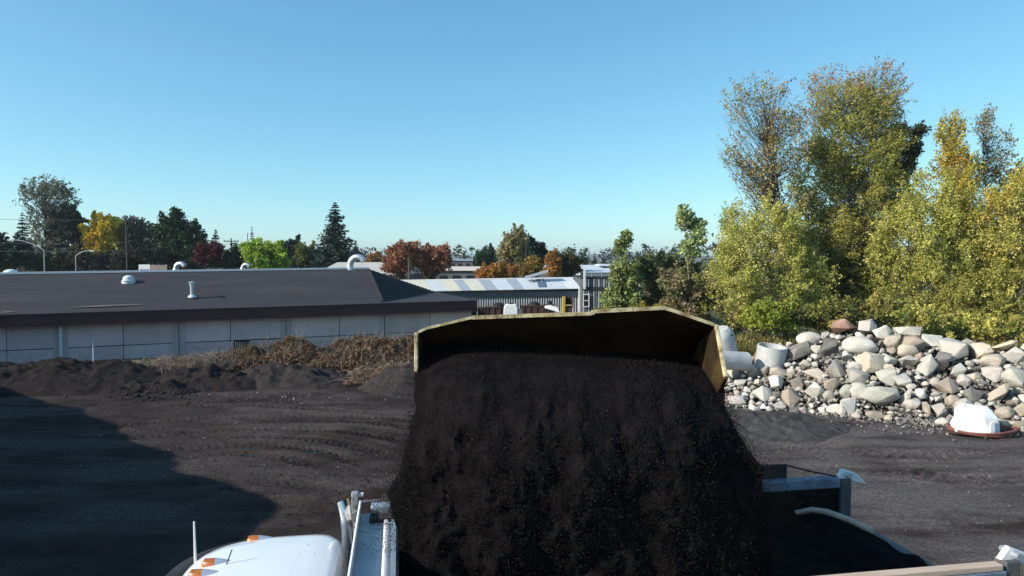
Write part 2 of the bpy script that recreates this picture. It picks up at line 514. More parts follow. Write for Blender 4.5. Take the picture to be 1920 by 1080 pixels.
def ground_material():
    m = bpy.data.materials.new('yard_ground')
    m.use_nodes = True
    N, L = m.node_tree.nodes, m.node_tree.links
    b = N['Principled BSDF']
    b.inputs['Roughness'].default_value = 0.95
    b.inputs['Specular IOR Level'].default_value = 0.02
    tc = N.new('ShaderNodeTexCoord')

    def nz(scale, stretch=(1, 1, 1), detail=8, rough=0.65):
        mp = N.new('ShaderNodeMapping')
        mp.inputs['Scale'].default_value = stretch
        L.new(tc.outputs['Object'], mp.inputs[0])
        n = N.new('ShaderNodeTexNoise')
        n.inputs['Scale'].default_value = scale
        n.inputs['Detail'].default_value = detail
        n.inputs['Roughness'].default_value = rough
        L.new(mp.outputs[0], n.inputs['Vector'])
        return n.outputs['Fac']

    def ramp(f, a, ca, b_, cb):
        r_ = N.new('ShaderNodeValToRGB')
        e = r_.color_ramp.elements
        e[0].position, e[1].position = a, b_
        e[0].color, e[1].color = (*ca, 1), (*cb, 1)
        L.new(f, r_.inputs[0])
        return r_.outputs[0]

    def mix(f, a, b_):
        mx = N.new('ShaderNodeMix')
        mx.data_type = 'RGBA'
        L.new(f, mx.inputs[0])
        L.new(a, mx.inputs[6])
        L.new(b_, mx.inputs[7])
        return mx.outputs[2]

    W, K = (1, 1, 1), (0, 0, 0)
    base = ramp(nz(1.6), 0.35, (0.027, 0.021, 0.0195), 0.7, (0.044, 0.0345, 0.0325))
    grav = ramp(nz(14.0), 0.36, (0.042, 0.035, 0.033), 0.68, (0.098, 0.083, 0.077))
    f1 = ramp(nz(0.33, (0.5, 1.6, 1)), 0.42, K, 0.58, W)
    c = mix(f1, base, grav)
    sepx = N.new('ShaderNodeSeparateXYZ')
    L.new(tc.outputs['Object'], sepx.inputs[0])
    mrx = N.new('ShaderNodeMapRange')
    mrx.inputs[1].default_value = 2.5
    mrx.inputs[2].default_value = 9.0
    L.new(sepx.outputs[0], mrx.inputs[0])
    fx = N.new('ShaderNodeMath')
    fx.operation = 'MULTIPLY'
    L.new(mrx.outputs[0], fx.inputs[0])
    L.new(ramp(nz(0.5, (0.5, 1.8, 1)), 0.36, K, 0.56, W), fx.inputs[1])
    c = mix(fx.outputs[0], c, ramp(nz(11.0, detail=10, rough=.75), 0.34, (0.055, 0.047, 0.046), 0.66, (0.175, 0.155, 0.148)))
    brown = ramp(nz(3.0), 0.3, (0.040, 0.027, 0.022), 0.7, (0.062, 0.043, 0.036))
    f2 = ramp(nz(0.27, (0.6, 2.2, 1)), 0.58, K, 0.68, W)
    c = mix(f2, c, brown)
    chip = ramp(nz(34.0, detail=2), 0.73, K, 0.77, W)
    pale = ramp(nz(2.0), 0.3, (0.16, 0.14, 0.13), 0.7, (0.24, 0.22, 0.2))
    c = mix(chip, c, pale)
    # open land beyond the yard is dry grass
    sep = N.new('ShaderNodeSeparateXYZ')
    L.new(tc.outputs['Object'], sep.inputs[0])
    mr = N.new('ShaderNodeMapRange')
    mr.inputs[1].default_value = 36
    mr.inputs[2].default_value = 44
    L.new(sep.outputs[1], mr.inputs[0])
    grass = ramp(nz(0.8), 0.3, (0.06, 0.075, 0.03), 0.7, (0.13, 0.12, 0.06))
    c = mix(mr.outputs[0], c, grass)
    L.new(c, b.inputs['Base Color'])
    bn = N.new('ShaderNodeBump')
    bn.inputs['Strength'].default_value = 0.9
    bn.inputs['Distance'].default_value = 0.06
    L.new(nz(9.0, detail=10, rough=0.75), bn.inputs['Height'])
    L.new(bn.outputs[0], b.inputs['Normal'])
    return m


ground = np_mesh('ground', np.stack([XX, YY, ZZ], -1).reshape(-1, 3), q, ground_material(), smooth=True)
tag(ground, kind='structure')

# low hills on the horizon
hx = np.linspace(-4200, 4200, 150)
hv, hq = [], []
for i, x in enumerate(hx):
    z = 12 + 14 * (noise.noise(Vector((x * 0.0016, 3.1, 0))) + 0.5) + 5 * noise.noise(Vector((x * 0.009, 1.0, 0)))
    for (y, k) in ((3000, 0), (3120, 0.55), (3300, 1.0), (3800, 0.6), (4300, 0)):
        hv.append((x, y, -1 + (z + 10) * k))
for i in range(len(hx) - 1):
    for j in range(4):
        a = i * 5 + j
        hq.append((a, a + 5, a + 6, a + 1))
tag(np_mesh('hills', hv, hq, M['hill'], smooth=True), kind='structure')


def heap(name, label, c, rx, ry, h, material, rot=0.0, seed=1, rough=0.1, power=1.3, n=90, steep=None, edge=None):
    """a loose heap as a closed-looking height patch whose rim dips under the ground"""
    a = np.linspace(-1.12, 1.12, n)
    U, V = np.meshgrid(a, a, indexing='ij')
    ca, sa = math.cos(rot), math.sin(rot)
    x = U * rx * ca - V * ry * sa
    y = U * rx * sa + V * ry * ca
    wob = 0.16 * fbm(x, y, seed + 5, 3, 0.9 / max(rx, ry) * 2.4)
    r_ = np.sqrt(U * U + V * V) + wob
    z = h * np.clip(1 - np.clip(r_, 0, 2) ** power, -0.4, 1)
    z += (rough * fbm(x, y, seed, 5, 1.1) + .15 * fbm(x, y, seed + 3, 3, 3.6)) * np.clip(1.3 - r_, 0, 1)
    z = np.where(r_ > 1.0, np.minimum(z, -0.02 - 0.3 * (r_ - 1)), z)
    ii = np.arange(n * n).reshape(n, n)
    qq = np.stack([ii[:-1, :-1], ii[1:, :-1], ii[1:, 1:], ii[:-1, 1:]], -1).reshape(-1, 4)
    o = np_mesh(name, np.stack([x, y, z], -1).reshape(-1, 3), qq, material, smooth=True, loc=c)
    return tag(o, label, 'heap')


# big compost ridge left of the view, whose shadow falls over the yard
def ridge_heap():
    line = [np.array([-39.0, 30.2]), np.array([-17.25, 11.5]), np.array([-17.2, 3.5])]
    n1, n2 = 150, 150
    x, y = np.meshgrid(np.linspace(-48, -9, n1), np.linspace(-5, 38, n2), indexing='ij')
    dist = np.full_like(x, 99.0)
    for (a, b) in zip(line[:-1], line[1:]):
        ab = b - a
        t = np.clip(((x - a[0]) * ab[0] + (y - a[1]) * ab[1]) / (ab @ ab), 0, 1)
        dist = np.minimum(dist, np.hypot(x - a[0] - ab[0] * t, y - a[1] - ab[1] * t))
    crest = 7.0 + 1.1 * fbm(x + y * .3, y * 0, 31, 3, 0.16)
    z = crest - np.sqrt((dist * 1.25) ** 2 + 0.5) + 0.7 + 0.3 * fbm(x, y, 33, 4, 0.7)
    z = np.maximum(z, -0.3)
    ii = np.arange(n1 * n2).reshape(n1, n2)
    qq = np.stack([ii[:-1, :-1], ii[1:, :-1], ii[1:, 1:], ii[:-1, 1:]], -1).reshape(-1, 4)
    c = np.array([-25.0, 15.0, 0])
    o = np_mesh('soil_ridge', np.stack([x, y, z], -1).reshape(-1, 3) - c, qq, M['soil'], smooth=True, loc=c)
    tag(o, 'tall black compost ridge in deep shade at the left edge of the yard', 'heap')


ridge_heap()
heap('soil_heap', 'dark flat-topped soil heap in front of the grey warehouse, left edge', P(95, 720, 31.5) * Vector((1, 1, 0)), 6.6, 3.2, 0.98, M['heap'], rot=0.12, seed=41, rough=0.35, power=2.4, n=150)
heap('soil_heap', 'low dark soil heap in front of the bare grey bramble stems', P(400, 716, 31.2) * Vector((1, 1, 0)), 3.4, 1.7, 0.72, M['heap'], seed=43, rough=0.5, power=1.5, n=110)
heap('soil_heap', 'long low grey-black gravel heap at the foot of the brown bramble thicket', P(540, 714, 31.6) * Vector((1, 1, 0)), 4.4, 1.6, 0.8, M['berm'], seed=44, rough=0.45, power=1.5, n=110)
heap('soil_heap', 'small broken clods of soil between the left heap and the brambles', P(285, 735, 29.6) * Vector((1, 1, 0)), 2.2, 1.3, 0.5, M['heap'], seed=45, rough=0.6, power=1.4, n=120)
heap('gravel_heap', 'pale grey gravel heap beside the left side of the loader bucket', P(775, 715, 30.5) * Vector((1, 1, 0)), 2.6, 2.0, 1.25, M['berm'], seed=46, rough=0.2, power=1.2, n=90)
heap('gravel_heap', 'smooth grey gravel spread at the foot of the boulder pile', P(1440, 790, 23.6) * Vector((1, 1, 0)), 2.6, 2.0, 0.42, M['gravelheap'], seed=47, rough=0.10, power=1.6, n=90)

# ================================================================== WAREHOUSE (grey panels, dark hip roof)
EA, EB = P(0, 590, 37.0), P(895, 563, 46.0)          # front eave line, top
wdir = Vector((EB.x - EA.x, EB.y - EA.y, 0)).normalized()
wn_ = Vector((-wdir.y, wdir.x, 0))                   # away from the eye
if wn_.y < 0: wn_ = -wn_


def on_eave(px, back=0.0):
    """point of the eave line (pushed back) seen in photo column px: (x, y, eave height)"""
    t = (px - 960) / F
    a = EA + wn_ * back
    k = (a.x - t * a.y) / (t * wdir.y - wdir.x)
    p = a + wdir * k
    kk = (Vector((p.x, p.y, 0)) - Vector((EA.x, EA.y, 0))).dot(wdir) / (EB - EA).length
    return Vector((p.x, p.y, EA.z + (EB.z - EA.z) * kk))


wb = on_eave(400, 6)
ware = thing('warehouse', 'long low grey concrete-panel warehouse with dark hip roof and maroon fascia', 'building', (wb.x, wb.y, 0))
WO = (wb.x, wb.y, 0)
eL, eR = on_eave(-170), EB
WB = 0.62                                             # wall stands back from the eave
FD = 0.74                                             # fascia depth
# backing wall behind the panels (also the joint shade), right end wall and rear
mb = MB()
wl0, wr0 = on_eave(-160, WB + 0.12), on_eave(890, WB + 0.12)
for (a, b_) in ((wl0, wr0), (wr0, wr0 + wn_ * 12), (wl0 + wn_ * 12, wr0 + wn_ * 12), (wl0, wl0 + wn_ * 12)):
    a2, b2 = Vector((a.x, a.y, 0)), Vector((b_.x, b_.y, 0))
    mb.prism([a2 - Vector((0, 0, 0.3)), b2 - Vector((0, 0, 0.3)), Vector((b2.x, b2.y, wr0.z - 0.2)), Vector((a2.x, a2.y, wl0.z - 0.2))], wn_ * 0.1 if abs((b2 - a2).normalized().dot(wdir)) > 0.9 else wdir * 0.1)
mb.build('backing_wall', M['joint'], ware, WO)
# panels: upper and lower rows between the pilasters
pil_px = [-150, 110, 333, 535, 720, 884]
cuts = [-150, 8, 110, 228, 333, 430, 535, 635, 720, 806, 884]
for i in range(len(cuts) - 1):
    x0, x1 = cuts[i], cuts[i + 1]
    a, b_ = on_eave(x0, WB), on_eave(x1, WB)
    g = wdir * 0.02
    for row in (0, 1):
        if row == 0: z0a, z0b, z1a, z1b = a.z - 2.05 + 0.025, b_.z - 2.05 + 0.025, a.z - 0.25, b_.z - 0.25
        else: z0a, z0b, z1a, z1b = -0.3, -0.3, a.z - 2.05 - 0.025, b_.z - 2.05 - 0.025
        A, B = Vector((a.x, a.y, 0)) + g, Vector((b_.x, b_.y, 0)) - g
        if row == 1 and x0 == 430: continue
        if row == 0 and x0 == 333:
            pass
        MB().prism([(A.x, A.y, z0a), (B.x, B.y, z0b), (B.x, B.y, z1b), (A.x, A.y, z1a)], wn_ * 0.1).build('wall_panel', M['panel'], ware, WO)
# lower panel with the barred window opening
a, b_ = on_eave(430, WB), on_eave(535, WB)
w0, w1 = on_eave(434, WB), on_eave(466, WB)
zt = a.z - 2.08
for (p0, p1, z0, z1) in ((w1, b_, -0.3, zt), (a, w0, -0.3, zt), (w0, w1, -0.3, zt - 0.62)):
    MB().prism([(p0.x, p0.y, z0), (p1.x, p1.y, z0), (p1.x, p1.y, z1), (p0.x, p0.y, z1)], wn_ * 0.1).build('wall_panel', M['panel'], ware, WO)
win = MB().prism([(w0.x, w0.y, zt - 0.60), (w1.x, w1.y, zt - 0.60), (w1.x, w1.y, zt), (w0.x, w0.y, zt)], wn_ * 0.03)
win.v = [tuple(Vector(p) + wn_ * 0.05) for p in win.v]
wino = win.build('window', M['glassdark'], ware, WO)
for k in range(9):
    p = w0 + (w1 - w0) * ((k + 0.5) / 9)
    MB().tube([(p.x, p.y, zt - 0.60), (p.x, p.y, zt - 0.05)], 0.012, 6).build('window_bar', M['whitemetal'], wino, WO)
for px in pil_px[1:5]:
    for dx in (-0.2, 0.2):
        p = on_eave(px, WB - 0.035) + wdir * dx
        MB().prism([(p.x - wdir.x * .16, p.y - wdir.y * .16, -0.3), (p.x + wdir.x * .16, p.y + wdir.y * .16, -0.3),
                    (p.x + wdir.x * .16, p.y + wdir.y * .16, p.z - 0.3), (p.x - wdir.x * .16, p.y - wdir.y * .16, p.z - 0.3)], wn_ * 0.03).build('pilaster', M['pilaster'], ware, WO)
# fascia and soffit
MB().prism([eL - Vector((0, 0, FD)), eR - Vector((0, 0, FD)), eR - Vector((0, 0, 0.05)), eL - Vector((0, 0, 0.05))], wn_ * 0.06).build('fascia', M['fascia'], ware, WO)
sR = eR - wdir * 0.07
MB().prism([sR + wn_ * 0.07 - Vector((0, 0, FD)), sR + wn_ * 11.5 - Vector((0, 0, FD)), sR + wn_ * 11.5 - Vector((0, 0, 0.05)), sR + wn_ * 0.07 - Vector((0, 0, 0.05))], wdir * 0.06).build('fascia', M['fascia'], ware, WO)
MB().prism([eL + wn_ * 0.06 - Vector((0, 0, FD - .1)), eR + wn_ * 0.06 - Vector((0, 0, FD - .1)), eR + wn_ * WB - Vector((0, 0, FD - .1)), eL + wn_ * WB - Vector((0, 0, FD - .1))], (0, 0, 0.04)).build('soffit', M['fascia'], ware, WO)
# drip edge, a dark line under the shingles
MB().prism([eL - wn_ * 0.04 - Vector((0, 0, 0.05)), eR - wn_ * 0.04 - Vector((0, 0, 0.05)), eR + wn_ * 0.1 - Vector((0, 0, 0.05)), eL + wn_ * 0.1 - Vector((0, 0, 0.05))], (0, 0, 0.03)).build('drip_edge', M['black'], ware, WO)
# roof planes
rB = 7.0
r0, r1 = on_eave(-260, rB), on_eave(690, rB)
r0.z, r1.z = P(-150, 517, on_eave(-150, rB).y).z, P(690, 504, r1.y).z
hc = on_eave(716, 0.9)
hc.z += 0.06
hb = P(817, 549, 57.0)
hb.z = hc.z + 0.02
e0 = eL - wn_ * 0.05
ec = on_eave(712, -0.05)
MB().prism([e0, ec, hc, r1, r0], (0, 0, -0.06)).build('roof_slope', M['shingle'], ware, WO)
rb0, rb1 = e0 + wn_ * 14, hb.copy()
rb0.z = e0.z
MB().prism([r0, r1, rb1, rb0], (0, 0, -0.06)).build('roof_slope', M['shingle'], ware, WO)
MB().prism([r1, hc, hb], (0, 0, -0.06)).build('hip_roof', M['ribbed'], ware, WO)
hn = (hc - r1).cross(hb - r1).normalized()
if hn.x < 0: hn = -hn
for k in range(1, 34):
    t = k / 34
    bpt = hc + (hb - hc) * t
    # rib runs straight up the slope until it meets a hip line
    upd = (r1 - (hc + (hb - hc) * 0.5))
    tt = (t / 0.5) if t < 0.5 else (1 - t) / 0.5
    top = bpt + upd * (tt * 0.985)
    MB().beam(bpt + hn * 0.012, top + hn * 0.012, 0.06, 0.07, up=hn).build('roof_rib', M['joint'], ware, WO)
# flat lower roof round the hip
fR = eR - wn_ * 0.05 + wdir * 0.05
MB().prism([ec + Vector((0, 0, .002)), fR, fR + wn_ * 11.9, hb + Vector((0, 0, -.01)), hc + Vector((0, 0, -.01))], (0, 0, -0.05)).build('flat_roof', M['shingle'], ware, WO)
MB().beam(r0 + Vector((0, 0, .05)), r1 + Vector((0, 0, .05)), 0.36, 0.13).build('ridge_cap', M['whitemetal'], ware, WO)
MB().beam(r1 + Vector((0, 0, .02)), hc + Vector((0, 0, .03)), 0.22, 0.05).build('hip_cap', M['shingle'], ware, WO)
# downpipe with hopper
p = on_eave(110, WB - 0.12)
dp = MB().tube([(p.x, p.y, 0), (p.x, p.y, p.z - 0.42)], 0.085, 10).build('downpipe', M['whitemetal'], ware, WO, smooth=True)
MB().lathe([(0.0, -.16), (.08, -.16), (.16, .1), (.16, .14), (0, .14)], 12, (p.x, p.y, p.z - 0.45)).build('hopper', M['slatwhite'], dp, WO)


def roof_pt(px, py):
    """point of the front slope seen at this photo pixel"""
    nrm = (ec - e0).cross(r1 - e0).normalized()
    a, b_ = P(px, py, 20), P(px, py, 60)
    d = b_ - a
    return a + d * ((e0 - a).dot(nrm) / d.dot(nrm))


def dome(px, py, rad, nm='roof_dome'):
    p = roof_pt(px, py)
    prof = [(rad * 1.25, -0.1), (rad * 1.25, 0.12), (rad * 1.02, 0.14), (rad, 0.24)]
    for k in range(1, 7):
        a = k / 6 * math.pi / 2
        prof.append((rad * math.cos(a) + 0.001, 0.24 + rad * 0.62 * math.sin(a)))
    o = MB().lathe(prof, 20, p).build(nm, M['domeplastic'], ware, WO, smooth=True)
    MB().lathe([(rad * 1.26, 0.05), (rad * 1.30, 0.06), (rad * 1.30, 0.10), (rad * 1.26, 0.11)], 20, p).build('flange', M['galv'], o, WO)


dome(241, 529, 0.32)
# dome on the far side of the ridge at the left
p = on_eave(20, rB + 0.6)
p.z = r0.z - 0.1
MB().lathe([(.5, -.3), (.5, .12), (.42, .15), (.4, .25)] + [(.4 * math.cos(k / 6 * math.pi / 2) + .001, .25 + .22 * math.sin(k / 6 * math.pi / 2)) for k in range(1, 7)], 20, p).build('roof_dome', M['domeplastic'], ware, WO, smooth=True)
# vent pipe with cap and flashing
p = roof_pt(360, 557)
vp = MB().tube([p - Vector((0, 0, .1)), p + Vector((0, 0, 0.74))], 0.10, 12).build('vent_pipe', M['galv'], ware, WO, smooth=True)
MB().lathe([(.25, -.02), (.22, .04), (.14, .13), (.105, .15)], 14, p).build('flashing', M['whitemetal'], vp, WO, smooth=True)
MB().lathe([(0.001, .98), (.2, .90), (.2, .87), (0.001, .89)], 14, p).build('rain_cap', M['galv'], vp, WO)
MB().tube([p + Vector((0, 0, .72)), p + Vector((0, 0, .84))], 0.13, 12).build('collar', M['galv'], vp, WO)
MB().tube([p + Vector((.09, 0, .7)), p + Vector((.09, 0, .9))], 0.012, 5).add(*[[], []]).build('strut', M['galv'], vp, WO)
for (px, h_, rad, sc_, back) in ((657, 0.75, 0.235, 1.0, rB + .1), (330, 0.55, 0.17, 0.62, rB + 1.6), (455, 0.2, 0.13, 0.5, rB + 1.8)):
    p = on_eave(px, back)
    p.z = r0.z + (r1.z - r0.z) * (px + 150) / 840 - 0.05
    pts = [p + Vector((0, 0, -.3)), p + Vector((0, 0, 0.35 * sc_))]
    cr = 0.56 * sc_
    for k in range(0, 13):
        a = k / 12 * R(150)
        pts.append(p + Vector((cr - cr * math.cos(a), -0.1 * (1 - math.cos(a)) * cr, 0.36 * sc_ + cr * math.sin(a))))
    g_ = MB().tube(pts, rad, 18).build('gooseneck_duct', M['galv'], ware, WO, smooth=True)
    for j in range(3, 14, 2):
        dirv = (pts[j + 1] - pts[j - 1]).normalized() if j + 1 < len(pts) else (pts[j] - pts[j - 1]).normalized()
        MB().tube([pts[j] - dirv * .015, pts[j] + dirv * .015], rad * 1.05, 18).build('seam', M['galv'], g_, WO)
    MB().lathe([(rad * 1.5, -.02), (rad * 1.45, .08), (rad * 1.1, .22)], 18, p).build('duct_collar', M['galv'], g_, WO, smooth=True)
# stains of bare membrane near the eave
for (xa, ya, xb, yb, w) in ((130, 577, 270, 571, .22), (0, 586, 26, 585, .2)):
    a, b_ = roof_pt(xa, ya), roof_pt(xb, yb)
    a.z += .006; b_.z += .006
    v = Vector((wn_.x, wn_.y, 0.30)).normalized() * w
    MB().quad(a, a + (b_ - a) * .5 - v * .3, b_, b_ + v * .35, a + (b_ - a) * .45 + v, a + v * .3).build('patch', M['barepatch'], ware, WO)

st = on_eave(171, WB - 0.5)
tag(MB().tube([(st.x, st.y, -.1), (st.x, st.y, 1.28)], 0.03, 8).build('marker_stake', M['whitemetal'], None, (st.x, st.y, 0)), 'thin white stake standing before the grey warehouse wall', 'stake')

# ================================================================== METAL SHED WITH PATCHED ROOF
so = P(930, 590, 61)
so.z = 0
shed = thing('metal_shed', 'long slatted shed with patchwork pale metal roof behind the warehouse', 'building', so)
SE = lambda px: P(px, 546 + (545 - 546) * 0 - (px - 770) * 0.018, 60.0)      # front eave
SR = lambda px: P(px, 526 - (px - 770) * 0.016, 66.0)                        # ridge
stripes = [(700, 760, 'cream'), (760, 812, 'cream'), (812, 838, 'palesheet'), (838, 866, 'cream'), (866, 884, 'greyblue'), (884, 912, 'cream'), (912, 934, 'greyblue'),
           (934, 964, 'palesheet'), (964, 984, 'greyblue'), (984, 1012, 'palesheet'), (1012, 1040, 'palesheet'), (1040, 1064, 'palesheet'), (1064, 1090, 'whitemetal')]
for (a, b_, mm) in stripes:
    sk = -16                                             # sheets lean: their tops lie further left in view
    mb = MB().prism([SE(a), SE(b_ - 0.4), SR(b_ - 0.4 + sk), SR(a + sk)], (0, 0, -0.05))
    mb.build('roof_sheet', M[mm], shed, so)
MB().beam(SR(690) + Vector((0, 0, .04)), SR(1076) + Vector((0, 0, .04)), 0.3, 0.08).build('ridge_cap', M['whitemetal'], shed, so)
back = Vector((0, 12, 0))
q0, q1 = SE(700) + back, SE(1088) + back
MB().prism([SR(684), SR(1074), q1, q0], (0, 0, -0.05)).build('roof_slope', M['palesheet'], shed, so)
# dark sheet coloured in as the canopy's shadow, and the tilted canopy on the roof
MB().prism([SE(1010) + Vector((0, 0, .03)) + (SR(1010) - SE(1010)) * .12, SE(1024) + Vector((0, 0, .03)) + (SR(1010) - SE(1010)) * .12, SE(1020) + (SR(1020) - SE(1020)) * .86 + Vector((0, 0, .03)), SE(1006) + (SR(1006) - SE(1006)) * .86 + Vector((0, 0, .03))], (0, 0, .05)).build('shadow_sheet', M['blueblack'], shed, so)
ca, cb = P(985, 523, 63.5), P(1028, 511, 63.5)
cn = MB().prism([ca, cb, cb + Vector((0, 1.6, 0)), ca + Vector((0, 1.6, 0))], (0, 0, .22)).build('roof_canopy', M['greyblue'], shed, so)
for px, py in ((997, 529), (1016, 526)):
    MB().tube([P(px, py + 6, 63.6), P(px, py - 8, 63.6)], 0.035, 6).build('canopy_leg', M['greyblue'], cn, so)
# walls: band under eave, slats with gaps, dark plane behind
yb = 60.5
zl = SE(900).z
xl, xr = P(700, 560, yb).x, P(1086, 560, yb).x
MB().bb(xl, xr, yb, yb + .1, zl - 0.62, zl - 0.1).build('fascia_band', M['bandblue'], shed, so)
MB().bb(xl, xr, yb + .22, yb + .32, -0.2, zl - 0.2).build('wall', M['slatdark'], shed, so)
MB().bb(xl, xl + .1, yb + .33, yb + 11.4, -0.2, zl - 0.3).build('wall', M['slatdark'], shed, so)
MB().bb(xr - .1, xr, yb + .33, yb + 11.4, -0.2, zl - 0.1).build('wall', M['slatdark'], shed, so)
MB().bb(xl, xr, yb + 11.4, yb + 11.5, -0.2, zl - 0.2).build('wall', M['slatdark'], shed, so)
sme = None
nsl = 84
for k in range(nsl):
    x = xl + (xr - xl) * (k + .5) / nsl
    if sme is None:
        o = MB().bb(-.05, .05, -.03, .03, 0, zl - 0.64).build('slat', M['slatwhite'], shed)
        sme = o.data
    else:
        o = bpy.data.objects.new('slat', sme)
        COL.objects.link(o)
        o.parent = shed
    o.location = (x - so.x, yb + .1 - so.y, 0.0)
pc = P(1088, 560, 60.0)
MB().bb(pc.x - .16, pc.x + .12, 59.94, 60.2, 0, SE(1088).z - .06).build('corner_post', M['whitemetal'], shed, so)

# dark corrugated annex to the right of it, with a window
ao = P(1160, 580, 58)
ao.z = 0
annex = thing('corrugated_annex', 'dark corrugated flat-roofed annex with white-framed window behind the young green tree', 'building', ao)
x0, x1 = P(1092, 550, 58).x, P(1234, 550, 58).x
zt = P(1150, 522, 58).z
MB().bb(x0, x1, 58.05, 58.15, -.2, zt).build('wall', M['slatdark'], annex, ao)
MB().bb(x0, x0 + .1, 58.15, 66, -.2, zt).build('wall', M['slatdark'], annex, ao)
MB().bb(x1 - .1, x1, 58.15, 66, -.2, zt).build('wall', M['slatdark'], annex, ao)
MB().bb(x0 - .1, x1 + .1, 57.95, 66.1, zt, zt + .1).build('roof', M['black'], annex, ao)
MB().bb(x0, x1, 57.93, 58.04, zt - 1.0, zt - .75).build('beam', M['joint'], annex, ao)
for k in range(30):
    x = x0 + (x1 - x0) * (k + .5) / 30
    if P(1128, 550, 58).x > x > P(1112, 550, 58).x and False: continue
    for (z0, z1) in ((0, zt - 1.02), (zt - .73, zt - .06)):
        MB().bb(x - .05, x + .05, 57.99, 58.05, z0, z1).build('rib', M['slatwhite'] if k % 2 == 0 else M['bandblue'], annex, ao)
wx0, wx1 = P(1094, 560, 57.9).x, P(1104, 560, 57.9).x
wz0, wz1 = P(1100, 574, 57.9).z, P(1100, 553, 57.9).z
wd = MB().bb(wx0, wx1, 57.88, 57.97, wz0, wz1).build('window', M['glassdark'], annex, ao)
for (a, b_, c, d) in ((wx0 - .05, wx0 + .03, wz0, wz1), (wx1 - .03, wx1 + .05, wz0, wz1), (wx0 - .05, wx1 + .05, wz0 - .08, wz0), (wx0 - .05, wx1 + .05, wz1, wz1 + .08), (wx0, wx1, (wz0 + wz1) / 2 - .03, (wz0 + wz1) / 2 + .03)):
    MB().bb(a, b_, 57.84, 57.875, c, d).build('frame', M['whitemetal'], wd, ao)
MB().bb(P(1096, 0, 57.8).x, P(1100, 0, 57.8).x, 57.7, 57.8, zt - .9, P(1098, 503, 57.8).z).build('white_post', M['whitemetal'], annex, ao)
rl = annex
for zpx in (511, 516):
    z = P(1150, zpx, 58.2).z
    MB().tube([(x0 + .2, 58.3, z), (x1, 58.3, z)], .03, 6).build('rail', M['greyblue'], annex, ao)
for px in (1112, 1131, 1150, 1190, 1225):
    x = P(px, 0, 58.3).x
    MB().tube([(x, 58.3, zt + .1), (x, 58.3, P(1150, 511, 58.2).z)], .025, 6).build('rail_post', M['greyblue'], annex, ao)


def far_house(name, label, d, px0, px1, py_eave, py_ridge, depth, rm, wm, hip=0.0, windows=0, group=None):
    a, b_ = P(px0, py_eave, d), P(px1, py_eave, d)
    o0 = Vector(((a.x + b_.x) / 2, d, 0))
    t = thing(name, label, 'building', o0, group=group)
    za = a.z
    rz = P((px0 + px1) / 2, py_ridge, d + depth / 2).z
    MB().bb(a.x + .3, b_.x - .3, d + .3, d + depth - .3, -.2, za).build('wall', wm, t, o0)
    hx_ = (b_.x - a.x) * hip
    A, B, C_, D_ = Vector((a.x, d, za)), Vector((b_.x, d, za)), Vector((b_.x, d + depth, za)), Vector((a.x, d + depth, za))
    R0, R1 = Vector((a.x + hx_, d + depth / 2, rz)), Vector((b_.x - hx_, d + depth / 2, rz))
    mb = MB()
    mb.add([A, B, C_, D_, R0, R1], [(0, 1, 5, 4), (2, 3, 4, 5), (1, 2, 5), (3, 0, 4), (3, 2, 1, 0)])
    mb.v = [(x, y, z + .03) for (x, y, z) in mb.v]
    mb.build('roof', rm, t, o0)
    for k in range(windows):
        x = a.x + (b_.x - a.x) * (k + .7) / (windows + .4)
        w_ = MB().bb(x - .5, x + .5, d + .22, d + .29, za - 1.5, za - .6).build('window', M['glassdark'], t, o0)
        MB().bb(x - .55, x + .55, d + .2, d + .28, za - 1.58, za - 1.51).build('sill', M['whitemetal'], w_, o0)
    return t, o0


far_house('workshop', 'low hall with pale beige roof just behind the silver duct', 84, 586, 762, 516, 492, 16, M['beige'], M['greywall'], 0.09)
far_house('workshop', 'flat pinkish-roofed hall beyond the striped shed', 92, 812, 950, 508, 500, 14, M['pinkroof'], M['greywall'], 0.03, 5)
far_house('workshop', 'long dark-walled hall on the horizon left of the tan-green tree', 170, 838, 930, 489, 486.5, 20, M['greyblue'], M['greywall'], 0.02, 6)
far_house('workshop', 'pale metal-roofed hall behind the annex railing', 88, 1090, 1190, 511, 503, 18, M['paleroof'], M['paleroof'], 0.04, 3)
far_house('workshop', 'small pale roof at the far right of the conifers', 130, 1126, 1180, 499, 495, 14, M['paleroof'], M['greywall'], 0.05, 2)
far_house('workshop', 'small pale shed roof behind the round orange-green tree', 120, 985, 1130, 503, 497, 12, M['paleroof'], M['greywall'], 0.05)
far_house('house', 'house with grey pitched roof among the trees at far left', 92, 22, 96, 492, 464, 10, M['houseroof'], M['greywall'], 0.16, 3)
far_house('workshop', 'white low roof below the dark conifers left of the bright green tree', 96, 376, 430, 497, 493, 10, M['paleroof'], M['greywall'], 0.04, 2)

# junk in the yard before the slatted shed
jo = P(958, 588, 50)
tk = thing('white_tank', 'white tapered plastic tank standing behind the bucket edge', 'tank', (jo.x, 50, 0))
w = 15 / F * 50
z1 = P(958, 571, 50).z
mb = MB().prism([(-w, 0, 0), (w, 0, 0), (w * .86, 0, z1 * .9), (w * .62, 0, z1), (-w * .62, 0, z1), (-w * .9, 0, z1 * .9)], (0, 1.0, 0)).build('shell', M['tote'], tk, bevel=.06)
MB().lathe([(.2, z1 - .02), (.2, z1 + .05), (.17, z1 + .07), (.001, z1 + .07)], 16, (0, .5, 0)).build('lid', M['black'], tk)
MB().bb(w * .9, w * 1.22, .05, .95, 0, z1 * .85).build('side_panel', M['bandblue'], tk)
yo = P(1063, 588, 48)
yh = thing('yellow_hopper', 'upright yellow steel hopper with dark open top behind the bucket edge', 'hopper', (yo.x, 48, 0))
s_ = 48 / F
zt_, zm_ = P(1063, 557, 48).z, P(1063, 572, 48).z
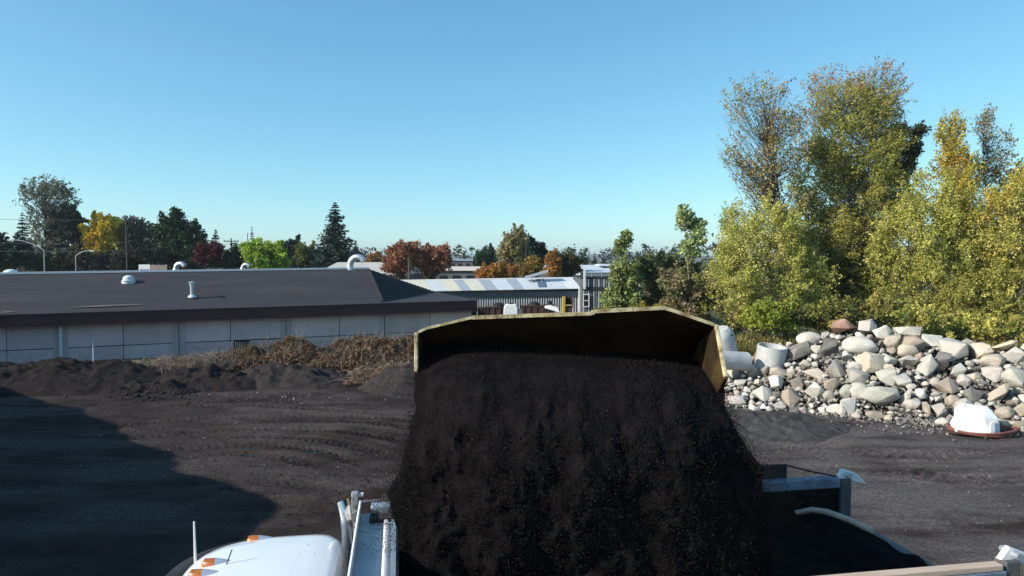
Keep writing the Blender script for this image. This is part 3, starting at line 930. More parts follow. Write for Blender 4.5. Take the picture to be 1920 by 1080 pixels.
MB().prism([(-10 * s_, 0, 0), (-4 * s_, 0, 0), (-3 * s_, 0, zt_), (-7 * s_, 0, zt_)], (0, .9, 0)).build('side_plate', M['yellow'], yh)
MB().prism([(9 * s_, 0, zm_ - .2), (11 * s_, 0, zm_ - .2), (12 * s_, 0, zt_ - .12), (10 * s_, 0, zt_ - .12)], (0, .9, 0)).build('side_plate', M['rust'], yh)
MB().bb(-4 * s_, 11 * s_, .5, .58, zm_ - .1, zt_ - .05).build('back_plate', M['bucketin'], yh)
MB().bb(-3.5 * s_, 10.5 * s_, .0, .06, zm_ - .05, zm_ + .03).build('lip', M['yellowrim'], yh)
MB().bb(-4 * s_, 10 * s_, .1, .8, 0, zm_ - .06).build('base', M['rust'], yh)
ho = P(1036, 588, 49)
tag(MB().prism([P(1022, 578, 49), P(1050, 586, 49), P(1046, 577, 49.3), P(1034, 574, 49.3), P(1024, 575, 49.2)], (0, 1.2, 0)).build('white_canopy', M['tote'], None, (ho.x, 49, 0), bevel=.03), 'low white fibreglass canopy lying left of the yellow hopper', 'canopy')
for i, (px, wpx, py, lab) in enumerate(((932, 44, 573, 'rusty brown open bin left of the white tank'), (1000, 46, 571, 'rusty brown bin with black lid right of the white tank'),
                                        (1030, 20, 569, 'narrow rusty bin before the slatted shed, left of the yellow hopper'), (905, 20, 574, 'small rusty bin at the corner of the grey warehouse'))):
    d = 54
    b0 = P(px, 588, d)
    t = thing('scrap_bin', lab, 'bin', (b0.x, d, 0), group='bins before the slatted shed')
    w = wpx / F * d / 2
    z = P(px, py + 3, d).z
    MB().prism([(-w * .9, 0, 0), (w * .9, 0, 0), (w, 0, z), (-w, 0, z)], (0, 1.3, 0)).build('body', M['rust'], t, bevel=.03)
    for k in range(4):
        x = -w * .8 + k * w * .53
        MB().bb(x - .05, x + .05, -.06, -.004, .1, z - .05).build('rib', M['rust'], t)
    MB().tube([(-w, -.02, z), (w, -.02, z)], .05, 6).build('rim', M['rust'], t)
    if i in (0, 1, 2):
        MB().lathe([(.001, .35), (w * .3, .30), (w * .5, .12), (w * .52, 0)], 14, (w * .1, .6, z)).build('lid', M['black'], t, smooth=True)

# ================================================================== POLES, LAMPS, WIRES, SIGN
def pole(px, py_top, d, rad, label, arms=0):
    b0 = P(px, 486, d)
    t = thing('utility_pole', label, 'pole', (b0.x, d, 0))
    z = P(px, py_top, d).z
    MB().tube([(0, 0, 0), (0, 0, z)], [rad, rad * .7], 8).build('shaft', M['wood'], t, smooth=True)
    for k in range(arms):
        zz = z - .5 - k * 1.3
        MB().bb(-1.1, 1.1, -.05, .05, zz - .06, zz + .06).build('crossarm', M['wood'], t)
        for x in (-1, -.5, .5, 1):
            MB().lathe([(.05, 0), (.07, .08), (.04, .16), (.001, .18)], 8, (x, 0, zz + .06)).build('insulator', M['greypole'], t)
    return z


pole(238, 406, 84, 0.13, 'tall brown wooden utility pole beside the yellow tree')
pole(143, 452, 86, 0.11, 'short wooden pole between the tall grey tree and the yellow tree')
pole(434, 446, 100, 0.12, 'wooden utility pole right of the purple-red tree', 1)
pole(532, 450, 110, 0.11, 'thin wooden pole right of the bright green tree')
pole(767, 482, 66, 0.16, 'stout brown wooden post at the end of the warehouse roof')
pole(986, 452, 80, 0.07, 'slender pale mast before the tan-green tree')
pole(465, 437, 130, 0.10, 'distant wooden pole beside the small dark fir')


def lamp(px, py_top, d, dx, dy, label):
    """street lamp: pole top at photo pixel, arm reaching dx pixels sideways and dy up"""
    b0 = P(px, 486, d)
    t = thing('street_lamp', label, 'street lamp', (b0.x, d, 0))
    z = P(px, py_top, d).z
    MB().tube([(0, 0, 0), (0, 0, z)], [.075, .055], 8).build('pole', M['greypole'], t, smooth=True)
    ex, ez = dx / F * d, -dy / F * d
    pts = [(0, 0, z - .05)]
    for k in range(1, 9):
        u = k / 8
        pts.append((ex * u, 0, z + ez * (1 - (1 - u) ** 2.0)))
    MB().tube(pts, [.05] * 5 + [.04] * 4, 8).build('arm', M['greypole'], t, smooth=True)
    s = 1 if ex > 0 else -1
    MB().box((ex + s * .3, 0, z + ez), (.6, .22, .11)).build('lamp_head', M['greypole'], t, bevel=.05)
    MB().box((ex + s * .35, 0, z + ez - .1), (.4, .2, .05)).build('lens', M['domeplastic'], t)


lamp(83, 469, 78, -58, -19, 'grey street lamp with long curved arm reaching left, before the house roof')
lamp(142, 480, 80, 26, -10, 'grey street lamp with short arm towards the yellow tree')
lamp(247, 486, 92, 38, -9, 'dim street lamp with arm reaching right, before the dark shrubs')


def wire_run(name, label, pts, sag, group='overhead wires'):
    mb = MB()
    ps = []
    for (a, b_) in zip(pts[:-1], pts[1:]):
        for k in range(12):
            u = k / 12
            ps.append(a.lerp(b_, u) - Vector((0, 0, sag * 4 * u * (1 - u))))
    ps.append(pts[-1])
    mb.tube(ps, 0.022, 4)
    o = mb.build(name, M['wire'], None, tuple(pts[0]))
    tag(o, label, 'wire', group)


wire_run('overhead_wire', 'upper overhead wire crossing before the yellow tree', [P(-60, 452, 86), P(238, 455, 84), P(434, 457, 100), P(532, 461, 110)], .25)
wire_run('overhead_wire', 'lower overhead wire crossing before the yellow tree', [P(-60, 469, 86), P(238, 469, 84), P(434, 467, 100), P(532, 470, 110)], .2)
wire_run('overhead_wire', 'highest overhead wire left of the tall grey tree', [P(-80, 408, 86), P(238, 411, 84)], .2)
wire_run('overhead_wire', 'thin wire between the bright green tree and the big fir', [P(532, 458, 110), P(770, 489, 105)], .5)
sgn = P(286, 503, 74)
sg = thing('yard_sign', 'low white and violet sign board with brown half behind the warehouse ridge', 'sign', (sgn.x, 74, 0))
zs0, zs1 = P(286, 512, 74).z, P(286, 496, 74).z
k = 74 / F
MB().bb(-26 * k, -5 * k, 0, .1, zs0, zs1).build('white_board', M['whitemetal'], sg)
for i in range(3):
    MB().bb((-23 + i * 6) * k, (-19 + i * 6) * k, -.02, -.004, zs0 + .1, zs0 + .42).build('violet_mark', M['signblue'], sg)
MB().bb(-5 * k + .01, 27 * k, 0, .1, zs0, zs1 - .04).build('brown_board', M['signbrown'], sg)
for x in (-24, 0, 25):
    MB().bb(x * k - .05, x * k + .05, .11, .2, 0, zs1).build('post', M['greypole'], sg)

# ================================================================== TREES
def lin(c):
    return np.array(S(*c))


def leaf_cloud(ells, n, clumps, clump_r, leaf, pal, rs, shell=0.45, flat=0.75, shoot=2.6, hole=-0.12):
    """leaves strung along shoots that grow up and out of the given ellipsoids: (center Vector, rx, ry, rz, weight)"""
    w = np.array([e[4] for e in ells], float)
    w /= w.sum()
    pick = rs.choice(len(ells), clumps, p=w)
    cen = np.array([tuple(e[0]) for e in ells])[pick]
    rad = np.array([(e[1], e[2], e[3]) for e in ells])[pick]
    d = rs.normal(size=(clumps, 3))
    d /= np.linalg.norm(d, axis=1)[:, None]
    rr = (shell ** 3 + (1 - shell ** 3) * rs.random(clumps)) ** (1 / 3) * (0.86 + .22 * rs.random(clumps))
    cc = cen + d * rad * rr[:, None]
    off = rs.random(3) * 50
    sc_ = .55 / max(.6, clump_r * 2.2)
    nz = np.array([noise.noise(Vector(c * sc_ + off)) for c in cc])
    keep = nz > hole
    if keep.sum() > 8: cc, d = cc[keep], d[keep]
    m = len(cc)
    sd = d * .55 + np.array([0, 0, .75]) + rs.normal(size=(m, 3)) * .45
    sd /= np.linalg.norm(sd, axis=1)[:, None]
    sl = clump_r * shoot * (.35 + 1.3 * rs.random(m) ** 2)
    wgt = sl / sl.sum()
    per = rs.choice(m, n, p=wgt)
    u = rs.random(n)
    csz = clump_r * (.45 + .5 * rs.random(m))
    ctr = cc[per] + sd[per] * (sl[per] * (u - .35))[:, None] + rs.normal(size=(n, 3)) * (csz[per] * (1.05 - .75 * u))[:, None] * np.array([1, 1, flat])
    a = rs.normal(size=(n, 3))
    a /= np.linalg.norm(a, axis=1)[:, None]
    b = rs.normal(size=(n, 3)) + np.array([0, 0, 0.5])
    b -= a * (a * b).sum(1)[:, None]
    b /= np.linalg.norm(b, axis=1)[:, None]
    sz = leaf * (0.5 + 0.9 * rs.random(n))[:, None]
    bend = np.cross(a, b) * sz * 0.12
    v = np.stack([ctr - a * sz * .5, ctr + b * sz * .36 + bend, ctr + a * sz * .55, ctr - b * sz * .36 + bend], 1).reshape(-1, 3)
    qd = np.arange(4 * n).reshape(n, 4)
    pal = np.array([lin(c) for c in pal])
    cb = pal[rs.integers(0, len(pal), m)] * (.75 + .5 * rs.random(m))[:, None]
    col = cb[per] * 0.7 + pal[rs.integers(0, len(pal), n)] * 0.3
    col = col * (0.7 + 0.6 * rs.random(n))[:, None]
    return v, qd, np.repeat(col, 4, axis=0), cc


def broad_tree(name, label, px, d, ells, pal, n, clumps, clump_r, leaf, seed, trunk_r=0.15, bark='bark', group=None, limbs=30, stems=None, cat='tree', shell=0.45, dscale=1.0, zbase=0.0, shoot=2.6, hole=-.12, dj=0.1):
    rs = np.random.default_rng(seed)
    base = Vector((P(px, 486, d).x, d, zbase))
    t = thing(name, label, cat, base, group=group)
    E = []
    for (ex, ey, rx, ry, wt) in ells:
        c = P(ex, ey, d) - base
        c.y += rs.normal() * dj
        E.append((c, rx / F * d, rx / F * d * dscale, ry / F * d, wt))
    v, qd, col, cc = leaf_cloud(E, n, clumps, clump_r, leaf, pal, rs, shell, shoot=shoot, hole=hole)
    keep = v.reshape(-1, 4, 3)[:, :, 2].min(1) > 0.02
    v = v.reshape(-1, 4, 3)[keep].reshape(-1, 3)
    col = col.reshape(-1, 4, 3)[keep].reshape(-1, 3)
    np_mesh('crown', v, np.arange(len(v)).reshape(-1, 4), LEAF, t, col)
    mb = MB()
    top = max((e[0] + Vector((0, 0, e[3] * .85)) for e in E), key=lambda p: p.z)
    stems = stems or [(0, 1.0)]
    sp = []
    for (off, hk) in stems:
        tp = Vector((top.x * hk + off * .6, top.y + off * .3, top.z * hk))
        pts = []
        for k in range(9):
            u = k / 8
            pts.append(Vector((off * .35 * (1 - u) + tp.x * u ** 1.4, tp.y * u, tp.z * u)) + Vector((noise.noise(Vector((u * 3, seed, off))), noise.noise(Vector((u * 3, seed + 9, off))), 0)) * 0.035 * tp.z * u * (1 - u * .5))
        mb.tube(pts, [max(.012, trunk_r * (1 - .93 * k / 8)) for k in range(9)], 7, caps=False)
        sp.append(pts)
    for i in range(min(limbs, len(cc))):
        tgt = Vector(cc[i])
        pts = sp[i % len(sp)]
        hz = max(tgt.z - (Vector((tgt.x, tgt.y, 0)) - Vector((pts[4].x, pts[4].y, 0))).length * .9, tgt.z * .35)
        u = min(.97, max(.05, hz / pts[-1].z))
        f = u * 8
        i0 = min(7, int(f))
        st_ = pts[i0].lerp(pts[i0 + 1], f - i0)
        mid = st_.lerp(tgt, .5) + Vector((0, 0, -.06 * (tgt - st_).length)) + Vector(rs.normal(size=3)) * .05 * (tgt - st_).length
        r0_ = max(.012, trunk_r * (1 - .9 * u) * .45)
        mb.tube([st_, mid, tgt], [r0_, r0_ * .6, r0_ * .2], 5, caps=False)
        for j in range(2):
            e2 = tgt + Vector(rs.normal(size=3)) * clump_r * 1.2
            mb.tube([mid.lerp(tgt, .4 + .3 * j), e2], [r0_ * .35, r0_ * .12], 4, caps=False)
    mb.build('trunk', M[bark], t, smooth=True, sharp=0, fix=False)
    return t


def conifer(name, label, px, py_top, d, half_px, seed, pal, group=None, py_low=None, whorls=26, per=9, q=26, ragged=0.25, top_pow=0.9, bark='darkbark', needle=None):
    rs = np.random.default_rng(seed)
    base = Vector((P(px, 486, d).x, d, 0))
    Ht = P(px, py_top, d).z
    rad = half_px / F * d
    z0 = 0.6 if py_low is None else max(.3, P(px, py_low, d).z)
    t = thing(name, label, 'tree', base, group=group)
    pal = np.array([lin(c) for c in pal])
    V, Cc = [], []
    mb = MB()
    nl = needle or max(.16, rad * .12)
    for i in range(whorls):
        u = (i + rs.random() * .7) / whorls
        z = z0 + (Ht - z0) * u
        rr = rad * (1 - u) ** top_pow * (1 - ragged + 2 * ragged * rs.random() * .8) + .06
        k = max(4, int(per * (1 - .45 * u)))
        a0 = rs.random() * 6.28
        for j in range(k):
            an = a0 + 6.283 * j / k + rs.normal() * .2
            L_ = rr * (.65 + .5 * rs.random())
            dirv = np.array([math.cos(an), math.sin(an), 0])
            side = np.array([-math.sin(an), math.cos(an), 0])
            droop = -.28 - .25 * rs.random()
            m_ = max(6, int(q * (1 - .6 * u)))
            s = rs.random(m_) ** .7
            ctr = np.array([0, 0, z]) + dirv * (s * L_)[:, None]
            ctr[:, 2] += L_ * (droop * s ** 1.5 + .22 * s ** 3)
            off = rs.normal(size=m_) * .17 * L_ * (1.1 - s * .7)
            ctr += side * off[:, None]
            ctr[:, 2] += rs.normal(size=m_) * .05 * L_ - np.abs(off) * .35
            a = dirv + side * np.sign(off)[:, None] * .8 + rs.normal(size=(m_, 3)) * .35
            a[:, 2] -= .25
            a /= np.linalg.norm(a, axis=1)[:, None]
            b = np.cross(a, np.array([0, 0, 1.0]) + rs.normal(size=(m_, 3)) * .5)
            b /= np.linalg.norm(b, axis=1)[:, None] + 1e-6
            sz = nl * (.7 + .8 * rs.random(m_))[:, None] * (1.15 - .5 * u)
            V.append(np.stack([ctr - a * sz * .7, ctr + b * sz * .35, ctr + a * sz * .8, ctr - b * sz * .35], 1).reshape(-1, 3))
            c = pal[rs.integers(0, len(pal), m_)] * (.7 + .55 * rs.random(m_))[:, None]
            Cc.append(np.repeat(c, 4, axis=0))
            if j % 2 == 0:
                mb.tube([(0, 0, z), (dirv[0] * L_ * .8, dirv[1] * L_ * .8, z + L_ * (droop * .7 + .1))], [.03 + .02 * rad * (1 - u) * .3, .01], 4, caps=False)
    V = np.concatenate(V)
    np_mesh('crown', V, np.arange(len(V)).reshape(-1, 4), NEEDLE, t, np.concatenate(Cc))
    mb.tube([(0, 0, -.2), (0, 0, Ht * .5), (0, 0, Ht)], [.035 * Ht * .5 + .05, .012 * Ht, .02], 8, caps=False)
    mb.build('trunk', M[bark], t, smooth=True, sharp=0, fix=False)
    return t


GREY = [(92, 98, 84), (74, 84, 66), (112, 110, 92), (64, 76, 60)]
DARKC = [(34, 52, 46), (44, 62, 54), (28, 44, 40), (52, 70, 60)]
DGREEN = [(40, 62, 38), (52, 76, 44), (34, 52, 36), (62, 84, 50)]
YEL = [(238, 206, 56), (226, 188, 48), (244, 216, 90), (200, 172, 54)]
RED = [(146, 94, 72), (164, 110, 82), (122, 80, 66), (172, 126, 92)]
PURP = [(92, 36, 48), (112, 46, 56), (74, 32, 42)]
LIME = [(150, 172, 58), (126, 156, 52), (170, 184, 74)]
TAN = [(150, 138, 92), (128, 124, 78), (164, 150, 104), (112, 114, 72)]
ORANGE = [(176, 116, 50), (156, 104, 48), (188, 136, 62), (132, 104, 48)]
OLIVE = [(112, 112, 52), (92, 100, 46), (134, 126, 62), (80, 92, 44)]

BG = 'trees behind the warehouse'
broad_tree('grey_tree', 'tall thin-leaved grey-green tree at far left above the roofs', 86, 96, [(88, 375, 46, 45, 3), (70, 365, 30, 28, 1.2), (110, 370, 30, 30, 1.2), (95, 440, 40, 40, 2), (90, 480, 55, 30, 2)], [(120, 122, 104), (104, 108, 90), (136, 132, 112), (92, 98, 80)], 9000, 600, .42, .26, 101, .25, 'darkbark', limbs=260, shell=.1)
broad_tree('dark_tree', 'dense dark tree hugging the right side of the tall grey tree', 124, 99, [(124, 415, 26, 36, 2), (128, 460, 32, 38, 3), (120, 395, 18, 18, .6)], DARKC, 11000, 240, .6, .42, 102, .3, 'darkbark')
conifer('fir_tree', 'small dark fir at the left of the tall grey tree', 44, 398, 104, 30, 103, DARKC, py_low=500)
broad_tree('yellow_tree', 'bright yellow autumn tree between the utility poles', 196, 98, [(190, 440, 30, 34, 3), (200, 425, 26, 20, 1.5), (205, 462, 28, 24, 1.5)], YEL, 13000, 260, .5, .36, 104, .25, 'darkbark')
broad_tree('bare_tree', 'half-bare grey tree right of the yellow tree', 256, 100, [(256, 445, 38, 36, 3), (250, 428, 26, 22, 1.2), (275, 450, 24, 26, 1)], [(112, 104, 92), (132, 120, 104), (96, 92, 80)], 6500, 300, .5, .30, 105, .25, 'darkbark', limbs=220, shell=.2)
broad_tree('green_tree', 'broad dark green tree with rounded top behind the bent vent', 333, 98, [(328, 432, 32, 32, 3), (345, 440, 30, 30, 2), (335, 478, 38, 28, 3)], DGREEN, 16000, 300, .6, .42, 106, .35, 'darkbark')
conifer('fir_tree', 'dark fir just right of the broad dark green tree', 383, 428, 105, 30, 107, DARKC, py_low=500)
conifer('fir_tree', 'dark pointed fir above the purple-red tree', 405, 430, 108, 26, 108, DARKC, py_low=500)
broad_tree('red_tree', 'small purple-red leaved tree below the dark firs', 396, 92, [(396, 474, 24, 16, 2), (386, 484, 18, 12, 1)], PURP, 5000, 100, .4, .30, 109, .14, 'darkbark')
conifer('fir_tree', 'small isolated dark fir between the poles left of the lime tree', 473, 424, 125, 14, 110, DARKC, py_low=500)
broad_tree('lime_tree', 'bright yellow-green tree above the middle of the warehouse ridge', 497, 82, [(497, 482, 36, 26, 3), (480, 476, 22, 16, 1), (515, 488, 22, 18, 1)], LIME, 12000, 220, .45, .30, 111, .2)
broad_tree('dark_tree', 'dark leafy tree between the lime tree and the big fir', 548, 112, [(545, 478, 26, 26, 2), (560, 485, 30, 20, 2)], DARKC, 8000, 160, .6, .42, 112, .25, 'darkbark')
broad_tree('olive_tree', 'olive-brown tree close left of the big fir', 577, 108, [(577, 482, 20, 24, 2)], OLIVE, 5000, 110, .5, .38, 113, .2, 'darkbark')
conifer('big_fir', 'largest dark fir with drooping branches above the warehouse ridge', 629, 379, 100, 50, 114, [(46, 64, 60), (58, 76, 70), (36, 52, 50), (70, 88, 80)], py_low=500, whorls=34, per=11, q=40, ragged=.32, top_pow=.78, needle=.34)
conifer('fir_tree', 'grey-green fir top right of the big fir', 667, 452, 130, 20, 115, DARKC, py_low=500)
broad_tree('orange_tree', 'small orange-brown tree under the mouth of the silver duct', 702, 120, [(702, 488, 14, 10, 1), (690, 492, 16, 10, 1)], ORANGE, 3000, 60, .4, .36, 116, .14, 'darkbark')
conifer('fir_tree', 'short blue-green fir behind the silver duct', 708, 472, 140, 12, 117, DARKC, py_low=500)
broad_tree('red_brown_tree', 'red-brown spreading tree left of the stout post, autumn leaves', 752, 76, [(752, 482, 28, 26, 2), (745, 500, 26, 18, 1.4), (765, 470, 18, 16, 1)], RED, 8000, 230, .42, .26, 118, .2, 'darkbark', limbs=90)
broad_tree('red_brown_tree', 'larger red-brown tree right of the stout post', 812, 78, [(812, 486, 36, 26, 3), (800, 500, 38, 18, 2), (825, 478, 20, 16, 1)], RED, 9000, 240, .42, .26, 119, .22, 'darkbark', limbs=90)
broad_tree('green_tree', 'small mid-green tree left of the tan-green tree', 916, 120, [(916, 484, 18, 18, 2), (905, 490, 16, 14, 1)], DGREEN, 4500, 100, .5, .40, 120, .2, 'darkbark')
conifer('fir_tree', 'dark fir peeping behind the small mid-green tree', 912, 466, 135, 15, 121, DARKC, py_low=500)
broad_tree('tan_tree', 'tall tan-green tree in the middle above the striped shed roof', 966, 98, [(966, 455, 24, 24, 2), (964, 490, 28, 28, 3), (950, 465, 14, 16, .8)], TAN, 13000, 300, .5, .34, 122, .28, limbs=90)
broad_tree('dark_tree', 'dark green tree tucked behind the tan-green tree', 1000, 104, [(1000, 480, 22, 26, 2), (992, 458, 14, 16, 1)], DARKC, 8000, 150, .5, .40, 123, .25, 'darkbark')
broad_tree('orange_bush', 'low orange-brown bushes in front of the tan-green tree', 925, 74, [(925, 510, 32, 12, 2), (950, 508, 18, 12, 1), (905, 514, 18, 8, 1)], ORANGE, 6000, 140, .3, .24, 124, .1, 'darkbark', cat='bush')
broad_tree('orange_tree', 'small orange tree between the tan-green and the round tree', 985, 78, [(988, 506, 12, 12, 1), (1002, 500, 12, 16, 1)], ORANGE + OLIVE, 4000, 90, .35, .26, 125, .12, 'darkbark')
broad_tree('round_tree', 'round tree, orange on its left half and green on its right', 1050, 88, [(1038, 496, 14, 20, 1.6), (1036, 502, 12, 14, 1)], ORANGE, 4500, 100, .4, .30, 126, .18, 'darkbark')
broad_tree('round_tree', 'dark green round crown with brown top beside the orange half', 1062, 90, [(1058, 496, 22, 20, 3), (1066, 502, 18, 16, 1)], [(70, 78, 40), (86, 90, 46), (56, 66, 38), (104, 82, 46)], 8000, 150, .4, .32, 127, .2, 'darkbark')
for i, (px, py, hw, lab) in enumerate(((1097, 468, 12, 'tallest of the three far dark firs above the annex'), (1115, 473, 9, 'middle of the three far dark firs above the annex'), (1131, 479, 9, 'rightmost of the three far dark firs above the annex'))):
    conifer('fir_tree', lab, px, py, 150, hw, 130 + i, DARKC, py_low=505, whorls=18)
# distant wooded strip behind everything
rs = np.random.default_rng(77)
ell = []
for k in range(150):
    px = -120 + k * 15 + rs.normal() * 6
    dd = 170 + 60 * rs.random()
    c = P(px, 484 - 4 * rs.random() - (16 * rs.random() if (px < 600 or px > 1180) else 0), dd)
    ell.append((c, 2.4, 2.4, 2.2 + 1.5 * rs.random(), 1))
    ell.append((Vector((c.x, c.y, 2.0)), 2.6, 2.4, 2.5, 1))
v, qd, col, cc = leaf_cloud(ell, 60000, 3600, .9, .6, DARKC + GREY + DGREEN + [(110, 90, 70)], rs, shoot=1.0, hole=-2)
tag(np_mesh('far_woods', v, qd, LEAF, None, col), 'hazy dark belt of distant trees along the horizon', 'woods', kind='stuff')
# dark mass of garden trees low at the left
broad_tree('dark_tree', 'dark low tree mass at the very left edge beside the house roof', 12, 88, [(10, 478, 34, 26, 2), (28, 470, 20, 18, 1), (-20, 470, 30, 30, 1)], DGREEN + DARKC, 9000, 170, .6, .42, 140, .25, 'darkbark')
broad_tree('dark_shrub', 'dark hedge-like shrubs under the yellow tree', 200, 90, [(170, 492, 30, 18, 1), (205, 495, 34, 14, 1), (240, 490, 30, 16, 1), (280, 485, 30, 20, 1)], [(56, 58, 44), (46, 52, 40), (70, 66, 52)], 8000, 160, .5, .36, 141, .12, 'darkbark', cat='shrub')
broad_tree('dark_shrub', 'dark shrubs behind the warehouse ridge left of the lime tree', 400, 94, [(300, 492, 30, 14, 1), (370, 494, 30, 12, 1), (430, 492, 30, 12, 1), (452, 486, 22, 12, 1)], [(56, 58, 44), (46, 52, 40), (62, 70, 52)], 7000, 150, .5, .36, 142, .12, 'darkbark', cat='shrub')
broad_tree('dark_shrub', 'dark shrubs at the foot of the tall grey tree', 90, 90, [(110, 495, 30, 16, 1), (75, 490, 26, 18, 1), (140, 488, 22, 20, 1)], [(70, 72, 44), (52, 60, 40), (84, 80, 52)], 6000, 130, .5, .36, 143, .12, 'darkbark', cat='shrub')

# ---- the tall autumn trees behind the boulder pile
YG = [(196, 190, 100), (178, 176, 86), (212, 202, 122), (158, 162, 78), (138, 148, 70)]
YG2 = [(186, 172, 62), (170, 158, 56), (200, 178, 70), (150, 146, 54)]
OLV = [(166, 156, 80), (146, 142, 70), (182, 168, 92), (122, 124, 62)]
BRN = [(176, 146, 108), (156, 126, 94), (188, 156, 114), (138, 124, 94)]
GOLD = [(208, 172, 74), (194, 158, 64), (216, 186, 100), (184, 156, 68)]
DK = [(72, 82, 52), (60, 70, 46), (86, 94, 58)]
PALEG = [(168, 180, 124), (148, 164, 106), (184, 192, 146), (128, 146, 90)]
CL = 'autumn trees behind the boulders'


def spires(tops, bottom, rx, seed):
    r_ = random.Random(seed)
    out = []
    for (x, t) in tops:
        b_ = bottom + r_.uniform(-14, 10)
        h_ = (b_ - t) / 2
        out.append((x, (t + b_) / 2 + h_ * .12, rx * r_.uniform(.85, 1.25), h_ * .86, h_))
        out.append((x + r_.uniform(-10, 10), t + h_ * .45, rx * .5, h_ * .42, h_ * .35))
    return out


broad_tree('birch_tree', 'tall tree with thin half-bare brownish top, left of the tallest crown', 1482, 40, [(1428, 200, 74, 58, 2.6), (1412, 295, 62, 58, 2.4), (1478, 270, 44, 70, 1.4), (1445, 385, 70, 50, 2)], BRN + OLV, 10500, 1500, .2, .11, 201, .11, 'darkbark', limbs=620, shell=.1, dscale=.8, stems=[(0, 1.0), (.8, .85), (-.6, .8)], shoot=3.6)
broad_tree('birch_tree', 'yellow-green leafy tree filling the lower left of the tall group', 1430, 38, spires([(1350, 455), (1368, 420), (1392, 372), (1415, 398), (1438, 360), (1462, 380), (1488, 350), (1512, 420), (1528, 470)], 605, 27, 1), YG, 60000, 1900, .24, .10, 202, .08, dj=.8, dscale=1.5, limbs=240, shell=.25, shoot=3.8, hole=-.2)
broad_tree('tall_tree', 'tallest tree of the group, olive crown with thin brown top', 1590, 42, [(1600, 275, 84, 80, 5), (1620, 370, 90, 80, 4), (1535, 350, 56, 90, 3), (1600, 200, 84, 48, 1.5), (1540, 470, 50, 80, 2)], OLV + YG[3:], 64000, 2300, .25, .105, 203, .13, limbs=360, shoot=3.8, hole=-.16, stems=[(0, 1.0), (1.2, .9), (-1.0, .92)], shell=.3)
broad_tree('tall_tree', 'thin brown leafy top branches behind the tallest crown', 1615, 43, [(1560, 180, 60, 54, 1.5), (1640, 170, 54, 58, 2.2), (1676, 240, 30, 50, 1), (1525, 220, 34, 60, .8)], BRN + [(190, 136, 76)], 8500, 1000, .2, .11, 204, .09, 'darkbark', limbs=520, shell=.1, shoot=3.6)
broad_tree('dark_tree', 'dark green tree at the right shoulder of the tallest crown', 1670, 44, [(1680, 290, 40, 46, 1.4), (1650, 400, 60, 80, 2), (1590, 470, 70, 90, 3), (1560, 560, 70, 50, 2)], DK + OLV[1:], 34000, 700, .34, .15, 205, .14, 'darkbark', limbs=200)
broad_tree('dark_tree', 'shaded dark olive tree in the gap above the red-brown boulder', 1585, 39.5, [(1585, 480, 46, 90, 3), (1570, 560, 56, 50, 2), (1620, 540, 44, 60, 1.5)], DK + OLV[:3], 20000, 700, .24, .11, 212, .08, 'darkbark', limbs=120, shell=.2)
broad_tree('birch_tree', 'bright yellow-green tree right of the dark gap', 1740, 38, spires([(1650, 430), (1668, 395), (1692, 350), (1715, 372), (1738, 300), (1762, 330), (1790, 360), (1815, 400), (1832, 430)], 620, 28, 2), YG, 64000, 2000, .24, .10, 206, .09, dj=.8, dscale=1.5, limbs=240, shell=.25, shoot=3.8, hole=-.2)
broad_tree('golden_tree', 'tree with golden spire above the yellow-green foliage', 1785, 40, [(1788, 265, 24, 50, 1.6), (1790, 330, 40, 50, 2), (1768, 250, 10, 24, .3), (1800, 400, 46, 50, 2)], GOLD + YG2 + YG, 20000, 900, .2, .10, 207, .08, limbs=240, shell=.2, shoot=3.8)
broad_tree('pale_sapling', 'pale thin-leaved spire right of the golden tree', 1850, 41, [(1846, 245, 16, 50, 1), (1868, 285, 28, 44, 1), (1846, 320, 24, 30, .8)], [(158, 152, 124), (178, 172, 146), (134, 134, 104)], 3600, 320, .18, .11, 208, .06, 'darkbark', limbs=200, shell=.1, shoot=3.4)
broad_tree('golden_tree', 'orange-gold tree at the right edge of the view', 1890, 38, spires([(1812, 350), (1836, 320), (1862, 345), (1884, 312), (1908, 350), (1935, 320), (1960, 360)], 560, 27, 3), GOLD + YG + YG, 44000, 1500, .24, .10, 209, .09, dj=.8, dscale=1.5, limbs=200, shell=.25, shoot=3.8, hole=-.2)
broad_tree('birch_tree', 'green-yellow foliage below the orange-gold tree at the right edge', 1860, 36.5, spires([(1790, 520), (1815, 480), (1842, 500), (1868, 470), (1896, 490), (1922, 470), (1950, 490)], 640, 28, 4), YG + OLV, 48000, 1500, .23, .10, 210, .08, dj=.8, dscale=1.5, limbs=180, shell=.25, shoot=3.4, hole=-.2)
broad_tree('small_tree', 'dark side branch reaching right against the sky', 1700, 43, [(1715, 245, 26, 10, 1), (1695, 275, 24, 20, 1)], DK, 2000, 120, .2, .13, 211, .08, 'darkbark', limbs=90, shell=.1)
broad_tree('birch_tree', 'olive-yellow tree closing the middle of the tall group', 1560, 40.5, spires([(1512, 400), (1532, 440), (1552, 410), (1600, 430), (1622, 400), (1640, 440)], 600, 24, 9), OLV + YG[2:], 22000, 900, .23, .105, 213, .08, dj=.8, dscale=1.4, limbs=160, shell=.25, shoot=3.6, hole=-.1)
broad_tree('golden_tree', 'light golden crown filling the gap beside the pale spire', 1815, 40.5, spires([(1808, 300), (1828, 330), (1876, 320), (1900, 300)], 470, 22, 10), GOLD + YG2 + YG, 17000, 700, .22, .105, 214, .08, dj=.6, dscale=1.3, limbs=140, shell=.2, shoot=3.6)
